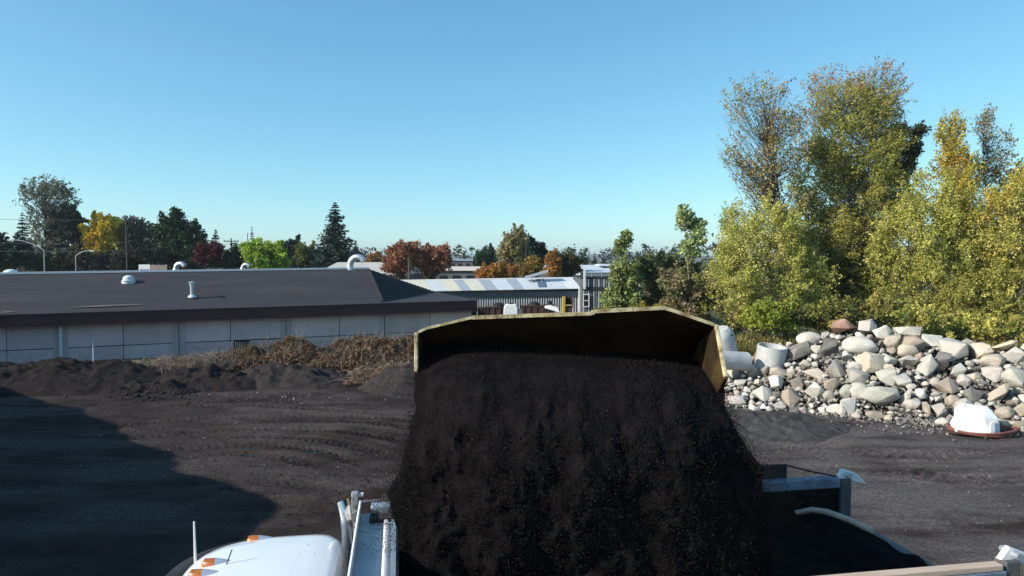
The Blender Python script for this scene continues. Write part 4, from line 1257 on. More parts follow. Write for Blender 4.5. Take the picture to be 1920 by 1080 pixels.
# undergrowth
broad_tree('leafy_shrub', 'lime-green shrub at the foot of the left trees', 1440, 35.5, [(1435, 590, 46, 24, 2), (1480, 600, 40, 18, 1)], [(166, 168, 70), (146, 154, 62), (126, 138, 56)], 9000, 190, .24, .14, 220, .06, cat='shrub')
broad_tree('leafy_shrub', 'dark shrub in the shaded gap above the red-brown boulder', 1570, 35.5, [(1560, 590, 60, 26, 2), (1620, 585, 50, 28, 1.4), (1520, 600, 40, 18, 1)], DK + OLV, 10000, 210, .24, .14, 221, .06, 'darkbark', cat='shrub')
broad_tree('leafy_shrub', 'yellow-green shrub along the top of the right boulders', 1720, 34.5, [(1700, 600, 60, 24, 2), (1760, 610, 60, 22, 2), (1840, 620, 60, 20, 2), (1910, 620, 50, 24, 1)], YG + OLV, 14000, 300, .24, .14, 222, .06, cat='shrub')
broad_tree('leafy_shrub', 'olive-grey shrubs right behind the bucket corner', 1310, 40, [(1300, 560, 50, 44, 2), (1340, 590, 50, 36, 2), (1270, 540, 36, 40, 1.4), (1380, 600, 40, 28, 1)], [(116, 118, 76), (96, 102, 64), (138, 132, 92), (150, 128, 100)], 16000, 340, .28, .16, 223, .07, 'darkbark', cat='shrub', limbs=80)
broad_tree('pale_sapling', 'pale green sapling with open crown left of the tall group', 1302, 40, [(1300, 455, 32, 26, 3), (1285, 415, 14, 24, 1), (1310, 425, 10, 20, .7), (1278, 398, 7, 12, .3)], PALEG, 4200, 170, .2, .18, 224, .06, limbs=90, shell=.1)
broad_tree('young_tree', 'young green tree in front of the dark annex', 1172, 50, [(1168, 480, 13, 32, 2), (1170, 525, 24, 38, 3), (1165, 565, 34, 26, 3), (1174, 448, 5, 14, .5)], [(146, 156, 92), (126, 138, 78), (164, 172, 112), (108, 122, 68)], 16000, 360, .28, .19, 225, .1, limbs=110, shell=.25)
broad_tree('leafy_shrub', 'mixed green shrubs between the young tree and the sapling', 1235, 52, [(1225, 505, 40, 30, 2), (1245, 560, 40, 36, 2), (1280, 510, 36, 26, 1.4), (1200, 575, 40, 18, 1)], [(104, 112, 70), (84, 94, 58), (124, 124, 80)], 14000, 320, .32, .2, 226, .08, 'darkbark', cat='shrub', limbs=80)
broad_tree('leafy_shrub', 'low yellow-green weeds along the top of the bucket', 1200, 44, [(1150, 586, 40, 10, 1), (1210, 585, 40, 12, 1), (1250, 582, 24, 14, 1)], [(166, 152, 52), (140, 136, 50), (120, 120, 48)], 5000, 130, .2, .14, 227, .04, cat='shrub')
# rough grass bank behind the boulders
rs = np.random.default_rng(91)
n = 9000
bp = np.stack([np.interp(rs.random(n), [0, 1], [P(1330, 0, 33).x, P(1960, 0, 33).x]), 32 + 3.5 * rs.random(n), np.zeros(n)], 1)
bp[:, 2] = np.clip(1.2 + .9 * fbm(bp[:, 0], bp[:, 1], 8, 3, .3), .3, 2)
hgt = .3 + .5 * rs.random(n)
dx = rs.normal(size=(n, 2)) * .12
wv = rs.normal(size=(n, 2)) * .03
tp = bp + np.concatenate([dx, hgt[:, None]], 1)
w3 = np.concatenate([wv, np.zeros((n, 1))], 1)
v = np.stack([bp - w3, bp + w3, tp + w3 * .3, tp - w3 * .3], 1).reshape(-1, 3)
c = np.array([lin(x) for x in ((128, 118, 66), (104, 106, 52), (150, 132, 84))])[rs.integers(0, 3, n)]
tag(np_mesh('bank_grass', v, np.arange(4 * n).reshape(n, 4), LEAF, None, np.repeat(c, 4, 0)), 'rough dry grass on the bank behind the boulders', 'grass', kind='stuff')

# ================================================================== BRAMBLE THICKET before the warehouse
def bramble(name, label, px0, px1, d0, d1, top, n_leaf, n_twig, pal, seed, leaf=.12):
    rs = np.random.default_rng(seed)
    x0, x1 = P(px0, 0, (d0 + d1) / 2).x, P(px1, 0, (d0 + d1) / 2).x
    base = Vector(((x0 + x1) / 2, (d0 + d1) / 2, 0))
    t = thing(name, label, 'bramble', base)

    def hh(x, y):
        u = (x - x0) / (x1 - x0)
        v_ = np.clip((y - d0) / (d1 - d0), 0, 1)
        edge = np.clip(u / .12, 0, 1) * np.clip((1 - u) / .03, 0, 1) if True else 1
        return np.interp(u, np.linspace(0, 1, len(top)), top) * (0.35 + .65 * np.sin(np.pi * np.clip(v_ * .75 + .08, 0, 1))) * (.75 + .6 * (fbm(x, y, seed, 3, .9) + .2)) * (edge * .5 + .5)

    if n_leaf:
        x = x0 + (x1 - x0) * rs.random(n_leaf)
        y = d0 + (d1 - d0) * rs.random(n_leaf)
        z = hh(x, y) * (1 - .55 * rs.random(n_leaf) ** 2.0)
        ctr = np.stack([x - base.x, y - base.y, np.maximum(z, .03)], 1)
        a = rs.normal(size=(n_leaf, 3)); a /= np.linalg.norm(a, axis=1)[:, None]
        b = rs.normal(size=(n_leaf, 3)); b -= a * (a * b).sum(1)[:, None]; b /= np.linalg.norm(b, axis=1)[:, None]
        sz = leaf * (.5 + rs.random(n_leaf))[:, None]
        v = np.stack([ctr - a * sz * .5, ctr + b * sz * .38, ctr + a * sz * .5, ctr - b * sz * .38], 1).reshape(-1, 3)
        pc = np.array([lin(c) for c in pal])
        c = pc[rs.integers(0, len(pc), n_leaf)] * (.65 + .6 * rs.random(n_leaf))[:, None]
        o = np_mesh('dry_leaves', v, np.arange(4 * n_leaf).reshape(-1, 4), LEAF, t, np.repeat(c, 4, 0))
        o['kind'] = 'stuff'
    mb = MB()
    for k in range(n_twig):
        x = x0 + (x1 - x0) * rs.random()
        y = d0 + (d1 - d0) * rs.random()
        h_ = float(hh(np.array([x]), np.array([y]))[0]) * (.8 + .5 * rs.random()) + .1
        an = rs.random() * 6.28
        L_ = .5 + 1.1 * rs.random()
        dx, dy = math.cos(an) * L_, math.sin(an) * L_ * .6
        p0 = Vector((x - base.x, y - base.y, 0))
        pts = [p0, p0 + Vector((dx * .25, dy * .25, h_ * .8)), p0 + Vector((dx * .6, dy * .6, h_)), p0 + Vector((dx * 1.05, dy * 1.05, h_ * .55))]
        mb.tube(pts, [.013, .011, .009, .006], 3, caps=False)
    o = mb.build('stems', M['twig'], t, fix=False)
    o['kind'] = 'stuff'


BRM = [(126, 96, 74), (106, 82, 64), (144, 112, 86), (94, 76, 60), (114, 104, 74), (156, 128, 102)]
bramble('bramble_thicket', 'thick brown dead-leaved bramble along the warehouse wall', 318, 800, 33.0, 36.8, [.6, .85, 1.2, 1.5, 1.3, 1.6, 1.7, 1.9], 56000, 900, BRM, 301)
bramble('bare_bramble', 'pale bare bramble stems left of the brown thicket', 185, 420, 32.4, 35.0, [.45, .7, .85, .95, 1.0], 15000, 1700, [(126, 104, 86), (144, 122, 102), (108, 88, 70)], 302, .08)
bramble('bramble_thicket', 'low reddish dead weeds at the foot of the pale gravel heap', 640, 790, 30.6, 33.2, [.3, .7, .8, .7], 9000, 250, BRM, 303, .1)

# ================================================================== BOULDER PILE
BX = [1330, 1380, 1500, 1640, 1780, 1930, 2100]
BY = [758, 766, 774, 790, 800, 812, 815]          # foot of the pile in the photo
TX = [1330, 1400, 1500, 1560, 1620, 1700, 1800, 1930, 2100]
TY = [672, 668, 634, 612, 606, 618, 640, 646, 646]


def pile_pt(px, py):
    """point of the pile's front slope seen at this photo pixel"""
    yb_ = np.interp(px, BX, BY)
    yt = np.interp(px, TX, TY)
    d0 = G(px, yb_).y
    t = (yb_ - py) / (yb_ - yt)
    d = d0 + 4.6 * max(-.1, min(1.15, t))
    return P(px, py, d)


# core of the pile, under the rocks
cv, cq = [], []
cols = np.linspace(1235, 2140, 76)
rows = 22
for i, px in enumerate(cols):
    yb_, yt = np.interp(px, BX, BY), np.interp(px, TX, TY)
    for j in range(rows):
        t = j / (rows - 1)
        if t <= .62:
            u = t / .62
            p = pile_pt(px, yb_ + (yt - yb_) * u)
            p = p + Vector((0, .28, -.30))
            p.z = max(p.z, -.1) if u > .02 else -.15
        else:
            u = (t - .62) / .38
            top_p = pile_pt(px, yt) + Vector((0, .28, -.30))
            p = Vector((top_p.x * (1 + u * .2), top_p.y + u * 5.5, top_p.z * (1 - u * .75)))
        p.z += .12 * noise.noise(p * 1.3)
        tp_ = min(1, max(0, (px - 1235) / 90)) * min(1, max(0, (2140 - px) / 150))
        p.z = (p.z + .2) * tp_ * tp_ * (3 - 2 * tp_) - .2
        cv.append(tuple(p))
for i in range(len(cols) - 1):
    for j in range(rows - 1):
        a = i * rows + j
        cq.append((a, a + rows, a + rows + 1, a + 1))
tag(np_mesh('earth_bank', cv, cq, M['pilecore'], smooth=True), kind='structure')


def rock_mesh(seed, angular, sub=3):
    r_ = random.Random(seed)
    bm = bmesh.new()
    bmesh.ops.create_icosphere(bm, subdivisions=sub, radius=1)
    planes = []
    for k in range(r_.randint(9, 13) if angular else r_.randint(6, 9)):
        n_ = Vector((r_.gauss(0, 1), r_.gauss(0, 1), r_.gauss(0, 1))).normalized()
        planes.append((n_, r_.uniform(.46, .80) if angular else r_.uniform(.62, .9)))
    off = Vector((seed * 3.7, seed * 1.3, 0))
    for v in bm.verts:
        d = v.co.normalized()
        rr = 1.0
        for (n_, o_) in planes:
            k = d.dot(n_)
            if k > .05: rr = min(rr, o_ / k)
        if not angular: rr = rr * .72 + .28 * .9
        rr *= 1 + .10 * noise.noise(d * 1.7 + off) + .05 * noise.noise(d * 4 + off) + (.025 * noise.noise(d * 9 + off))
        v.co = d * rr
    me = bpy.data.meshes.new('boulder')
    bm.to_mesh(me)
    bm.free()
    me.shade_smooth()
    if angular: me.set_sharp_from_angle(angle=R(24))
    # normalise to unit half-extents
    co = np.empty(len(me.vertices) * 3, np.float32)
    me.vertices.foreach_get('co', co)
    co = co.reshape(-1, 3)
    lo, hi = co.min(0), co.max(0)
    co = (co - (lo + hi) / 2) / ((hi - lo) / 2)
    me.vertices.foreach_set('co', co.ravel())
    return me


def rock_mat(name, c1, c2, c3):
    w = lambda c: tuple(min(.7, (.8 * c[i] + .2 * sum(c) / 3) * (1.38, 1.33, 1.25)[i]) for i in range(3))
    return mat(name, w(c1), w(c2), rough=0.9, scale=3.2, bump=0.8, bscale=5.5, c3=w(c3), spec=.15, objrand=.2, detail=10, lo=.3, hi=.72)


RM = {
    'grey': rock_mat('grey_stone', (.34, .32, .295), (.25, .235, .215), (.40, .375, .345)),
    'pale': rock_mat('pale_stone', (.47, .445, .41), (.38, .36, .325), (.53, .50, .46)),
    'tan': rock_mat('tan_stone', (.39, .335, .27), (.30, .26, .205), (.45, .40, .335)),
    'dark': rock_mat('dark_stone', (.135, .125, .115), (.20, .185, .17), (.10, .09, .085)),
    'brown': rock_mat('brown_stone', (.26, .21, .17), (.20, .16, .13), (.31, .26, .21)),
    'green': rock_mat('greenish_stone', (.35, .345, .30), (.27, .275, .235), (.40, .39, .345)),
    'pink': rock_mat('pinkish_stone', (.46, .405, .375), (.38, .335, .31), (.52, .47, .44)),
    'red': rock_mat('red_stone', (.20, .105, .075), (.27, .155, .11), (.36, .25, .185)),
    'yellow': rock_mat('yellowish_stone', (.43, .37, .255), (.35, .295, .2), (.48, .42, .31)),
}


def hull_mesh(seed, pts_n, bev, jit):
    r_ = random.Random(seed)
    bm = bmesh.new()
    for k in range(pts_n):
        d = Vector((r_.gauss(0, 1), r_.gauss(0, 1), r_.gauss(0, 1))).normalized()
        bm.verts.new(d * r_.uniform(1 - jit, 1))
    res = bmesh.ops.convex_hull(bm, input=bm.verts)
    bmesh.ops.delete(bm, geom=[g for g in res['geom_interior'] if isinstance(g, bmesh.types.BMVert)], context='VERTS')
    bmesh.ops.dissolve_limit(bm, angle_limit=R(14), verts=bm.verts, edges=bm.edges)
    bmesh.ops.bevel(bm, geom=list(bm.edges) + list(bm.verts), offset=bev, segments=2, profile=.6, affect='EDGES')
    bmesh.ops.triangulate(bm, faces=bm.faces)
    bmesh.ops.subdivide_edges(bm, edges=[e for e in bm.edges if e.calc_length() > .35], cuts=1)
    bmesh.ops.triangulate(bm, faces=bm.faces)
    off = Vector((seed * 3.1, 7.7, seed))
    for v in bm.verts:
        v.co *= 1 + .05 * noise.noise(v.co * 2.0 + off) + .03 * noise.noise(v.co * 5 + off)
    me = bpy.data.meshes.new('boulder')
    bm.to_mesh(me)
    bm.free()
    me.shade_smooth()
    me.set_sharp_from_angle(angle=R(30))
    co = np.empty(len(me.vertices) * 3, np.float32)
    me.vertices.foreach_get('co', co)
    co = co.reshape(-1, 3)
    lo, hi = co.min(0), co.max(0)
    co = (co - (lo + hi) / 2) / ((hi - lo) / 2)
    me.vertices.foreach_set('co', co.ravel())
    return me


RND = [rock_mesh(i, False) for i in range(3)] + [hull_mesh(200 + i, 22 + 2 * (i % 4), .10, .2) for i in range(10)]
ANG = [hull_mesh(100 + i, 11 + i % 5, .035, .38) for i in range(14)]
rr_ = random.Random(5)
placed = []


def rock(px, py, w, h, tone, kind, label, tilt=None, group=None, name='boulder'):
    p = pile_pt(px, py)
    k = p.y / F
    me = rr_.choice(RND if (kind == 'r' and rr_.random() < .66) else ANG)
    me2 = None
    for (m_, t_, o_) in cache:
        if m_ is me and t_ == tone: me2 = o_
    if me2 is None:
        me2 = me.copy()
        me2.materials.clear()
        me2.materials.append(RM[tone])
        cache.append((me, tone, me2))
    o = bpy.data.objects.new(name, me2)
    COL.objects.link(o)
    sx, sz = w * k / 2, h * k / 2
    sy = (sx + sz) / 2 * rr_.uniform(.85, 1.1)
    kk_ = .94 if name == 'boulder' else 1.0
    o.scale = (sx * kk_, sy * kk_, sz * kk_)
    # tilt within the picture plane plus half-turns keeps the outline near w x h
    o.rotation_mode = 'XYZ'
    o.rotation_euler = (rr_.choice((0, math.pi)) + rr_.uniform(-.25, .25), (R(tilt) if tilt is not None else rr_.uniform(-.25, .25)), rr_.choice((0, math.pi)) + rr_.uniform(-.3, .3))
    o.location = p + Vector((0, .05, 0))
    placed.append((px, py, w / 2, h / 2))
    tag(o, label, 'boulder' if w > 24 else 'stone', group or 'stones of the boulder pile')
    return o


cache = []
BIG = [
    (1582, 614, 62, 36, 'red', 'a', 'red-brown flat-topped boulder crowning the pile'),
    (1628, 613, 40, 27, 'pink', 'r', 'pinkish-white rounded boulder just right of the red-brown one', 0),
    (1656, 625, 40, 28, 'pale', 'a', 'white angular boulder second to the right of the red-brown one', 20),
    (1703, 623, 52, 22, 'grey', 'a', 'flat grey slab on the crest right of the white angular boulder', 0),
    (1518, 637, 54, 32, 'pink', 'r', 'pale dome-shaped boulder on the crest left of the red-brown one', 0),
    (1613, 648, 68, 38, 'pale', 'r', 'large pale boulder directly below the red-brown one', 0),
    (1553, 655, 38, 46, 'dark', 'a', 'dark pointed boulder below left of the red-brown one', -15),
    (1497, 661, 56, 28, 'dark', 'a', 'dark tilted slab below the pale dome-shaped boulder', -28),
    (1530, 655, 20, 18, 'grey', 'r', 'small round stone between the dark slab and the dark pointed boulder'),
    (1637, 679, 58, 44, 'tan', 'a', 'square tan block in the middle of the pile', 5),
    (1664, 676, 42, 30, 'pale', 'r', 'pale rounded boulder touching the square tan block on its right'),
    (1675, 641, 36, 28, 'tan', 'r', 'tan rounded boulder under the white angular one'),
    (1718, 645, 58, 34, 'brown', 'r', 'brownish boulder below the flat grey crest slab'),
    (1702, 658, 42, 28, 'tan', 'r', 'tan boulder propped under the brownish one'),
    (1703, 679, 40, 28, 'grey', 'a', 'grey flat-faced boulder two below the flat crest slab', 0),
    (1740, 688, 30, 48, 'pale', 'a', 'long pale block leaning to the left in mid pile', -32),
    (1764, 678, 34, 48, 'dark', 'a', 'dark block leaning against the long pale one', -28),
    (1750, 639, 48, 26, 'pale', 'a', 'white angular crest boulder right of the brownish one', 8),
    (1786, 660, 50, 50, 'pale', 'r', 'big round pale boulder on the right half of the pile', 0),
    (1813, 646, 36, 26, 'tan', 'a', 'tan angular boulder on the crest behind the big round one'),
    (1847, 659, 60, 36, 'tan', 'r', 'broad tan boulder on the right crest'),
    (1863, 680, 52, 36, 'tan', 'r', 'rounded tan boulder below the broad crest boulder'),
    (1905, 668, 48, 38, 'pale', 'r', 'pale boulder at the right edge, upper row'),
    (1888, 648, 62, 20, 'yellow', 'a', 'flat yellowish slab on the crest at the right edge', 0),
    (1903, 709, 50, 40, 'green', 'r', 'greenish-white boulder at the right edge, middle row'),
    (1875, 737, 54, 50, 'tan', 'r', 'large tan boulder above and right of the white block', 10),
    (1797, 696, 36, 30, 'pale', 'a', 'pale angular stone below the big round boulder'),
    (1828, 709, 30, 26, 'tan', 'r', 'tan stone between the big round boulder and the greenish one'),
    (1861, 701, 36, 30, 'grey', 'a', 'grey stone under the rounded tan boulder'),
    (1846, 716, 28, 18, 'pale', 'r', 'pale oblong stone tilted above the large tan boulder', -30),
    (1809, 714, 24, 26, 'grey', 'r', 'small grey round stone above the brown flat-faced boulder'),
    (1648, 744, 80, 42, 'green', 'r', 'huge smooth oval boulder low in the middle of the pile', -4),
    (1640, 775, 42, 28, 'tan', 'r', 'tan boulder at the foot below the huge oval one'),
    (1531, 733, 42, 36, 'pale', 'r', 'pale rounded boulder low in the left half'),
    (1483, 747, 36, 42, 'brown', 'a', 'brown-grey upright block at the foot of the left half', 8),
    (1568, 694, 36, 44, 'grey', 'a', 'grey upright boulder below the dark pointed one', 10),
    (1608, 710, 38, 34, 'grey', 'a', 'grey angular boulder left of the square tan block'),
    (1527, 701, 46, 26, 'tan', 'r', 'flat tan boulder in the middle of the left half', 12),
    (1375, 698, 32, 30, 'green', 'r', 'round green-grey boulder beside the lying concrete pipe', 0),
    (1413, 697, 38, 28, 'tan', 'r', 'tan boulder right of the round green-grey one'),
    (1434, 696, 24, 24, 'grey', 'r', 'grey stone below the upright concrete ring'),
    (1495, 718, 34, 22, 'brown', 'a', 'dark-edged flat stone in the left half', -12),
    (1777, 724, 46, 38, 'brown', 'a', 'brown flat-faced boulder above the gravel patch', 5),
    (1755, 717, 22, 20, 'grey', 'r', 'small round stone left of the brown flat-faced boulder'),
    (1730, 739, 28, 22, 'pale', 'r', 'pale round stone right of the huge oval boulder'),
    (1712, 758, 32, 22, 'pale', 'r', 'pale egg-shaped stone on the gravel patch'),
    (1696, 747, 18, 38, 'pink', 'r', 'slim pinkish stone leaning right of the huge oval boulder', 28),
    (1736, 765, 18, 24, 'tan', 'r', 'small upright stone on the gravel patch'),
    (1788, 751, 24, 32, 'tan', 'r', 'upright tan stone above the white block'),
    (1809, 758, 40, 24, 'grey', 'r', 'grey oval boulder just above the white block'),
    (1827, 741, 40, 28, 'dark', 'a', 'dark flat boulder left of the large tan one', 8),
    (1886, 775, 36, 26, 'tan', 'r', 'tan boulder at the right side of the white block'),
    (1914, 769, 32, 30, 'yellow', 'a', 'yellowish block at the right edge, lower row'),
    (1900, 797, 50, 16, 'yellow', 'a', 'flat yellowish slab at the foot at the right edge', 0),
    (1767, 793, 30, 20, 'pale', 'r', 'pale stone at the foot left of the white block'),
    (1764, 769, 36, 32, 'grey', 'a', 'grey broken boulder left of the white block'),
    (1568, 768, 36, 22, 'pale', 'r', 'pale boulder at the foot below the left half'),
    (1592, 761, 40, 32, 'pale', 'a', 'pale angular boulder at the foot left of the huge oval one'),
    (1384, 752, 46, 22, 'pink', 'a', 'pinkish flat slab at the left foot beside the bucket', 4),
    (1430, 738, 40, 34, 'pale', 'a', 'pale blocky boulder at the left foot'),
    (1663, 708, 38, 32, 'green', 'r', 'greenish rounded boulder under the square tan block'),
    (1588, 736, 26, 36, 'green', 'r', 'upright greenish boulder left of the huge oval one'),
    (1612, 734, 42, 36, 'green', 'r', 'greenish boulder half hidden by the huge oval one'),
    (1690, 713, 40, 30, 'pale', 'a', 'pale craggy boulder above the huge oval one'),
    (1668, 692, 24, 20, 'tan', 'r', 'small tan stone under the pale rounded boulder'),
    (1560, 722, 34, 30, 'brown', 'a', 'brown slanting boulder right of the pale rounded one', 35),
    (1460, 718, 36, 30, 'pale', 'r', 'pale stone in the left half near the upright ring'),
    (1460, 700, 40, 24, 'tan', 'r', 'tan elongated stone below the upright ring', -20),
]
for b_ in BIG:
    rock(*b_[:7], tilt=(b_[7] if len(b_) > 7 else None), group='boulders of the pile')
# smaller filling stones
SZ = lambda w: 'fist-sized' if w < 13 else ('small' if w < 19 else 'middling')
TN = {'grey': 'grey', 'pale': 'pale', 'tan': 'tan', 'dark': 'dark grey', 'brown': 'brown', 'green': 'greenish', 'pink': 'pinkish', 'yellow': 'yellowish'}


def zone(px, py):
    t = (np.interp(px, BX, BY) - py) / (np.interp(px, BX, BY) - np.interp(px, TX, TY))
    row = 'at the foot of' if t < .3 else ('midway up' if t < .68 else 'near the crest of')
    colm = 'the pile beside the bucket' if px < 1450 else 'the left half of the pile' if px < 1560 else 'the pile below the red-brown boulder' if px < 1660 else 'the pile above the gravel patch' if px < 1770 else 'the pile above the white block' if px < 1850 else 'the pile at the right edge'
    return row + ' ' + colm


import re
hd_of = lambda l_: re.split(r' (?:crowning|just|second|on|directly|below|between|in|touching|under|two|leaning|right|at|above|behind|propped|beside|low|near|half|against|tilted|with)\b', l_)[0]
heads = [hd_of(b_[6]) for b_ in BIG]
REFS = [(b_[0], b_[1], h_) for b_, h_ in zip(BIG, heads) if heads.count(h_) == 1 and len(h_.split()) <= 5]
used_labels = set()
cand = 0
small = 0
while cand < 9000 and small < 232:
    cand += 1
    px = rr_.uniform(1352, 1960)
    yb_, yt = np.interp(px, BX, BY), np.interp(px, TX, TY)
    py = rr_.uniform(yt + 6, yb_ - 2)
    left = 1 - (px - 1352) / 580
    w = rr_.uniform(13, 34) * (1 - .2 * left)
    if rr_.random() < .5: w *= .6
    if 1685 < px < 1775 and py > 762:
        if rr_.random() < .75: continue
        w *= .5
    h = w * rr_.uniform(.6, .95)
    ok = True
    for (qx, qy, a, b2) in placed:
        if ((px - qx) / (a * .86 + w * .34)) ** 2 + ((py - qy) / (b2 * .86 + h * .34)) ** 2 < 1:
            ok = False
            break
    if not ok: continue
    tone = rr_.choices(['grey', 'pale', 'tan', 'dark', 'brown', 'green', 'pink'], [3, 4.5, 3, .9, 1.3, 1.2, 1.5])[0]
    kd = 'a' if rr_.random() < .6 else 'r'
    near_ = sorted(REFS, key=lambda q_: (px - q_[0]) ** 2 + ((py - q_[1]) * 1.3) ** 2)
    lab = None
    for (bx_, by_, hd) in near_[:4]:
        ang = math.degrees(math.atan2(by_ - py, px - bx_))
        rel = 'right of' if abs(ang) < 28 else 'left of' if abs(ang) > 152 else 'above' if 62 < ang < 118 else 'below' if -118 < ang < -62 else 'above and right of' if 0 < ang < 90 else 'above and left of' if ang > 0 else 'below and right of' if ang > -90 else 'below and left of'
        lab = f"{SZ(w)} {TN[tone]} {'angular' if kd == 'a' else 'rounded'} stone {rel} the {hd}"
        if lab not in used_labels: break
    used_labels.add(lab)
    rock(px, py, w, h, tone, kd, lab, name='stone', group='small stones filling the boulder pile')
    small += 1

# rubble and chips, too small to tell apart
def chips(name, label, pts, sizes, pal, seed, kind='stuff', z=None):
    rs = np.random.default_rng(seed)
    n = len(pts)
    octa = np.array([[1, 0, 0], [-1, 0, 0], [0, 1, 0], [0, -1, 0], [0, 0, .8], [0, 0, -.8]], float)
    fc = np.array([[0, 2, 4], [2, 1, 4], [1, 3, 4], [3, 0, 4], [2, 0, 5], [1, 2, 5], [3, 1, 5], [0, 3, 5]])
    v = octa[None] * (1 + .35 * rs.normal(size=(n, 6, 1))) * np.asarray(sizes)[:, None, None]
    an = rs.random(n) * 6.283
    ca, sa = np.cos(an)[:, None], np.sin(an)[:, None]
    v = np.stack([v[..., 0] * ca - v[..., 1] * sa, v[..., 0] * sa + v[..., 1] * ca, v[..., 2]], -1)
    tl = rs.normal(size=n) * .8
    ct, s_t = np.cos(tl)[:, None], np.sin(tl)[:, None]
    v = np.stack([v[..., 0] * ct - v[..., 2] * s_t, v[..., 1], v[..., 0] * s_t + v[..., 2] * ct], -1)
    v += np.asarray(pts)[:, None, :]
    f = (fc[None] + 6 * np.arange(n)[:, None, None]).reshape(-1, 3)
    pc = np.array(pal)
    c = pc[rs.integers(0, len(pc), n)] * (.7 + .6 * rs.random(n))[:, None]
    o = np_mesh(name, v.reshape(-1, 3), f, CRUMB, None, np.repeat(c, 6, 0))
    return tag(o, label, 'gravel', kind=kind)


STONEC = [(.24, .22, .19), (.17, .155, .14), (.11, .10, .09), (.30, .28, .25)]
rs = np.random.default_rng(61)
pts, szs = [], []
for k in range(600):
    px = rs.normal(1725, 50)
    py = np.clip(rs.normal(780, 16), 745, 815)
    p = pile_pt(px, py) if py < np.interp(px, BX, BY) else G(px, py)
    pts.append((p.x, p.y, max(.02, p.z - (.16 if py < np.interp(px, BX, BY) else 0)))); szs.append(.02 + .05 * rs.random() ** 2)
for k in range(3200):
    px = rs.uniform(1350, 1940)
    yb_, yt = np.interp(px, BX, BY), np.interp(px, TX, TY)
    p = pile_pt(px, rs.uniform(yt + 8, yb_))
    pts.append((p.x, p.y + .12, max(.03, p.z - .16))); szs.append(.04 + .09 * rs.random() ** 1.5)
for k in range(180):
    px = rs.uniform(1350, 1930)
    py = np.interp(px, BX, BY) + rs.exponential(9)
    p = G(px, py)
    pts.append((p.x, p.y, .04)); szs.append(.015 + .05 * rs.random() ** 3)
chips('rubble', 'loose small rubble at the foot of the boulder pile', pts, szs, STONEC, 62)
pts, szs = [], []
for k in range(650):
    px, py = rs.uniform(150, 800), rs.uniform(735, 900)
    p = G(px, py); pts.append((p.x, p.y, .02)); szs.append(.01 + .022 * rs.random() ** 3)
for k in range(800):
    px, py = rs.uniform(1380, 1930), rs.uniform(790, 1000)
    p = G(px, py); pts.append((p.x, p.y, .02)); szs.append(.006 + .014 * rs.random() ** 3)
for k in range(300):
    px, py = rs.normal(560, 110), rs.normal(748, 7)
    p = G(px, py); pts.append((p.x, p.y, .02)); szs.append(.015 + .045 * rs.random() ** 3)
chips('yard_gravel', 'scattered pale gravel chips over the dark yard', pts, szs, [(.2, .18, .17), (.14, .13, .12), (.3, .28, .26), (.09, .08, .08)], 63)
# dark soil clods along the track edges
pts, szs = [], []
for k in range(1500):
    px, py = rs.uniform(330, 800), rs.uniform(760, 985)
    p = G(px, py); pts.append((p.x, p.y, .015)); szs.append(.01 + .03 * rs.random() ** 3)
for k in range(260):
    px, py = rs.normal(290, 55), rs.normal(742, 9)
    p = G(px, py); pts.append((p.x, p.y, .1)); szs.append(.02 + .08 * rs.random() ** 3)
chips('soil_clods', 'dark soil clods strewn over the tyre-marked yard', pts, szs, [(.04, .034, .033), (.055, .047, .045), (.03, .026, .026)], 64)
tri = G(1432, 788)
tag(MB().prism([(tri.x - .1, tri.y, .42), (tri.x + .14, tri.y, .42), (tri.x + .02, tri.y + .05, .58)], (0, .12, 0)).build('white_chip', M['tote'], None, (tri.x, tri.y, 0)), 'little white triangular scrap on the grey gravel spread', 'scrap')

# ================================================================== CONCRETE PIPES
def pipe(name, label, c, axis_, length, rad, wall, parts=True):
    ax = Vector(axis_).normalized()
    rot = Vector((0, 0, 1)).rotation_difference(ax).to_matrix()
    prof = [(rad - wall, 0), (rad, 0), (rad, length * .5), (rad, length), (rad - wall, length), (rad - wall, length * .5), (rad - wall, 0)]
    o = MB().lathe(prof, 36, (0, 0, 0), rot).build(name, M['concrete'], None, (0, 0, 0), smooth=True)
    o.location = c
    return tag(o, label, 'pipe', 'concrete pipes beside the boulder pile')


c = P(1353, 640, 30.5)
mb = MB()
rot = Vector((0, 0, 1)).rotation_difference(Vector((-.30, -.15, 1)).normalized()).to_matrix()
o = MB().lathe([(.001, -1.2), (.56, -1.2), (.60, -.1), (.60, .25), (.55, .48), (.42, .60), (.001, .64)], 32, (0, 0, 0), rot).build('concrete_bollard', M['concrete'], None, smooth=True)
o.location = c
tag(o, 'domed grey concrete cylinder standing tilted at the bucket corner', 'pipe')
MB().box((.25, -.5, .32), (.22, .03, .06), rot).build('slot', M['joint'], o)
pipe('concrete_pipe', 'white concrete pipe lying on its side left of the upright ring', P(1338, 674, 28.6), (1, .3, -.10), 1.62, .40, .07)
pipe('concrete_ring', 'upright open concrete ring at the left end of the boulder pile', P(1440, 690, 29.6) - Vector((0, 0, .45)), (.08, -.12, 1), 1.45, .62, .06)

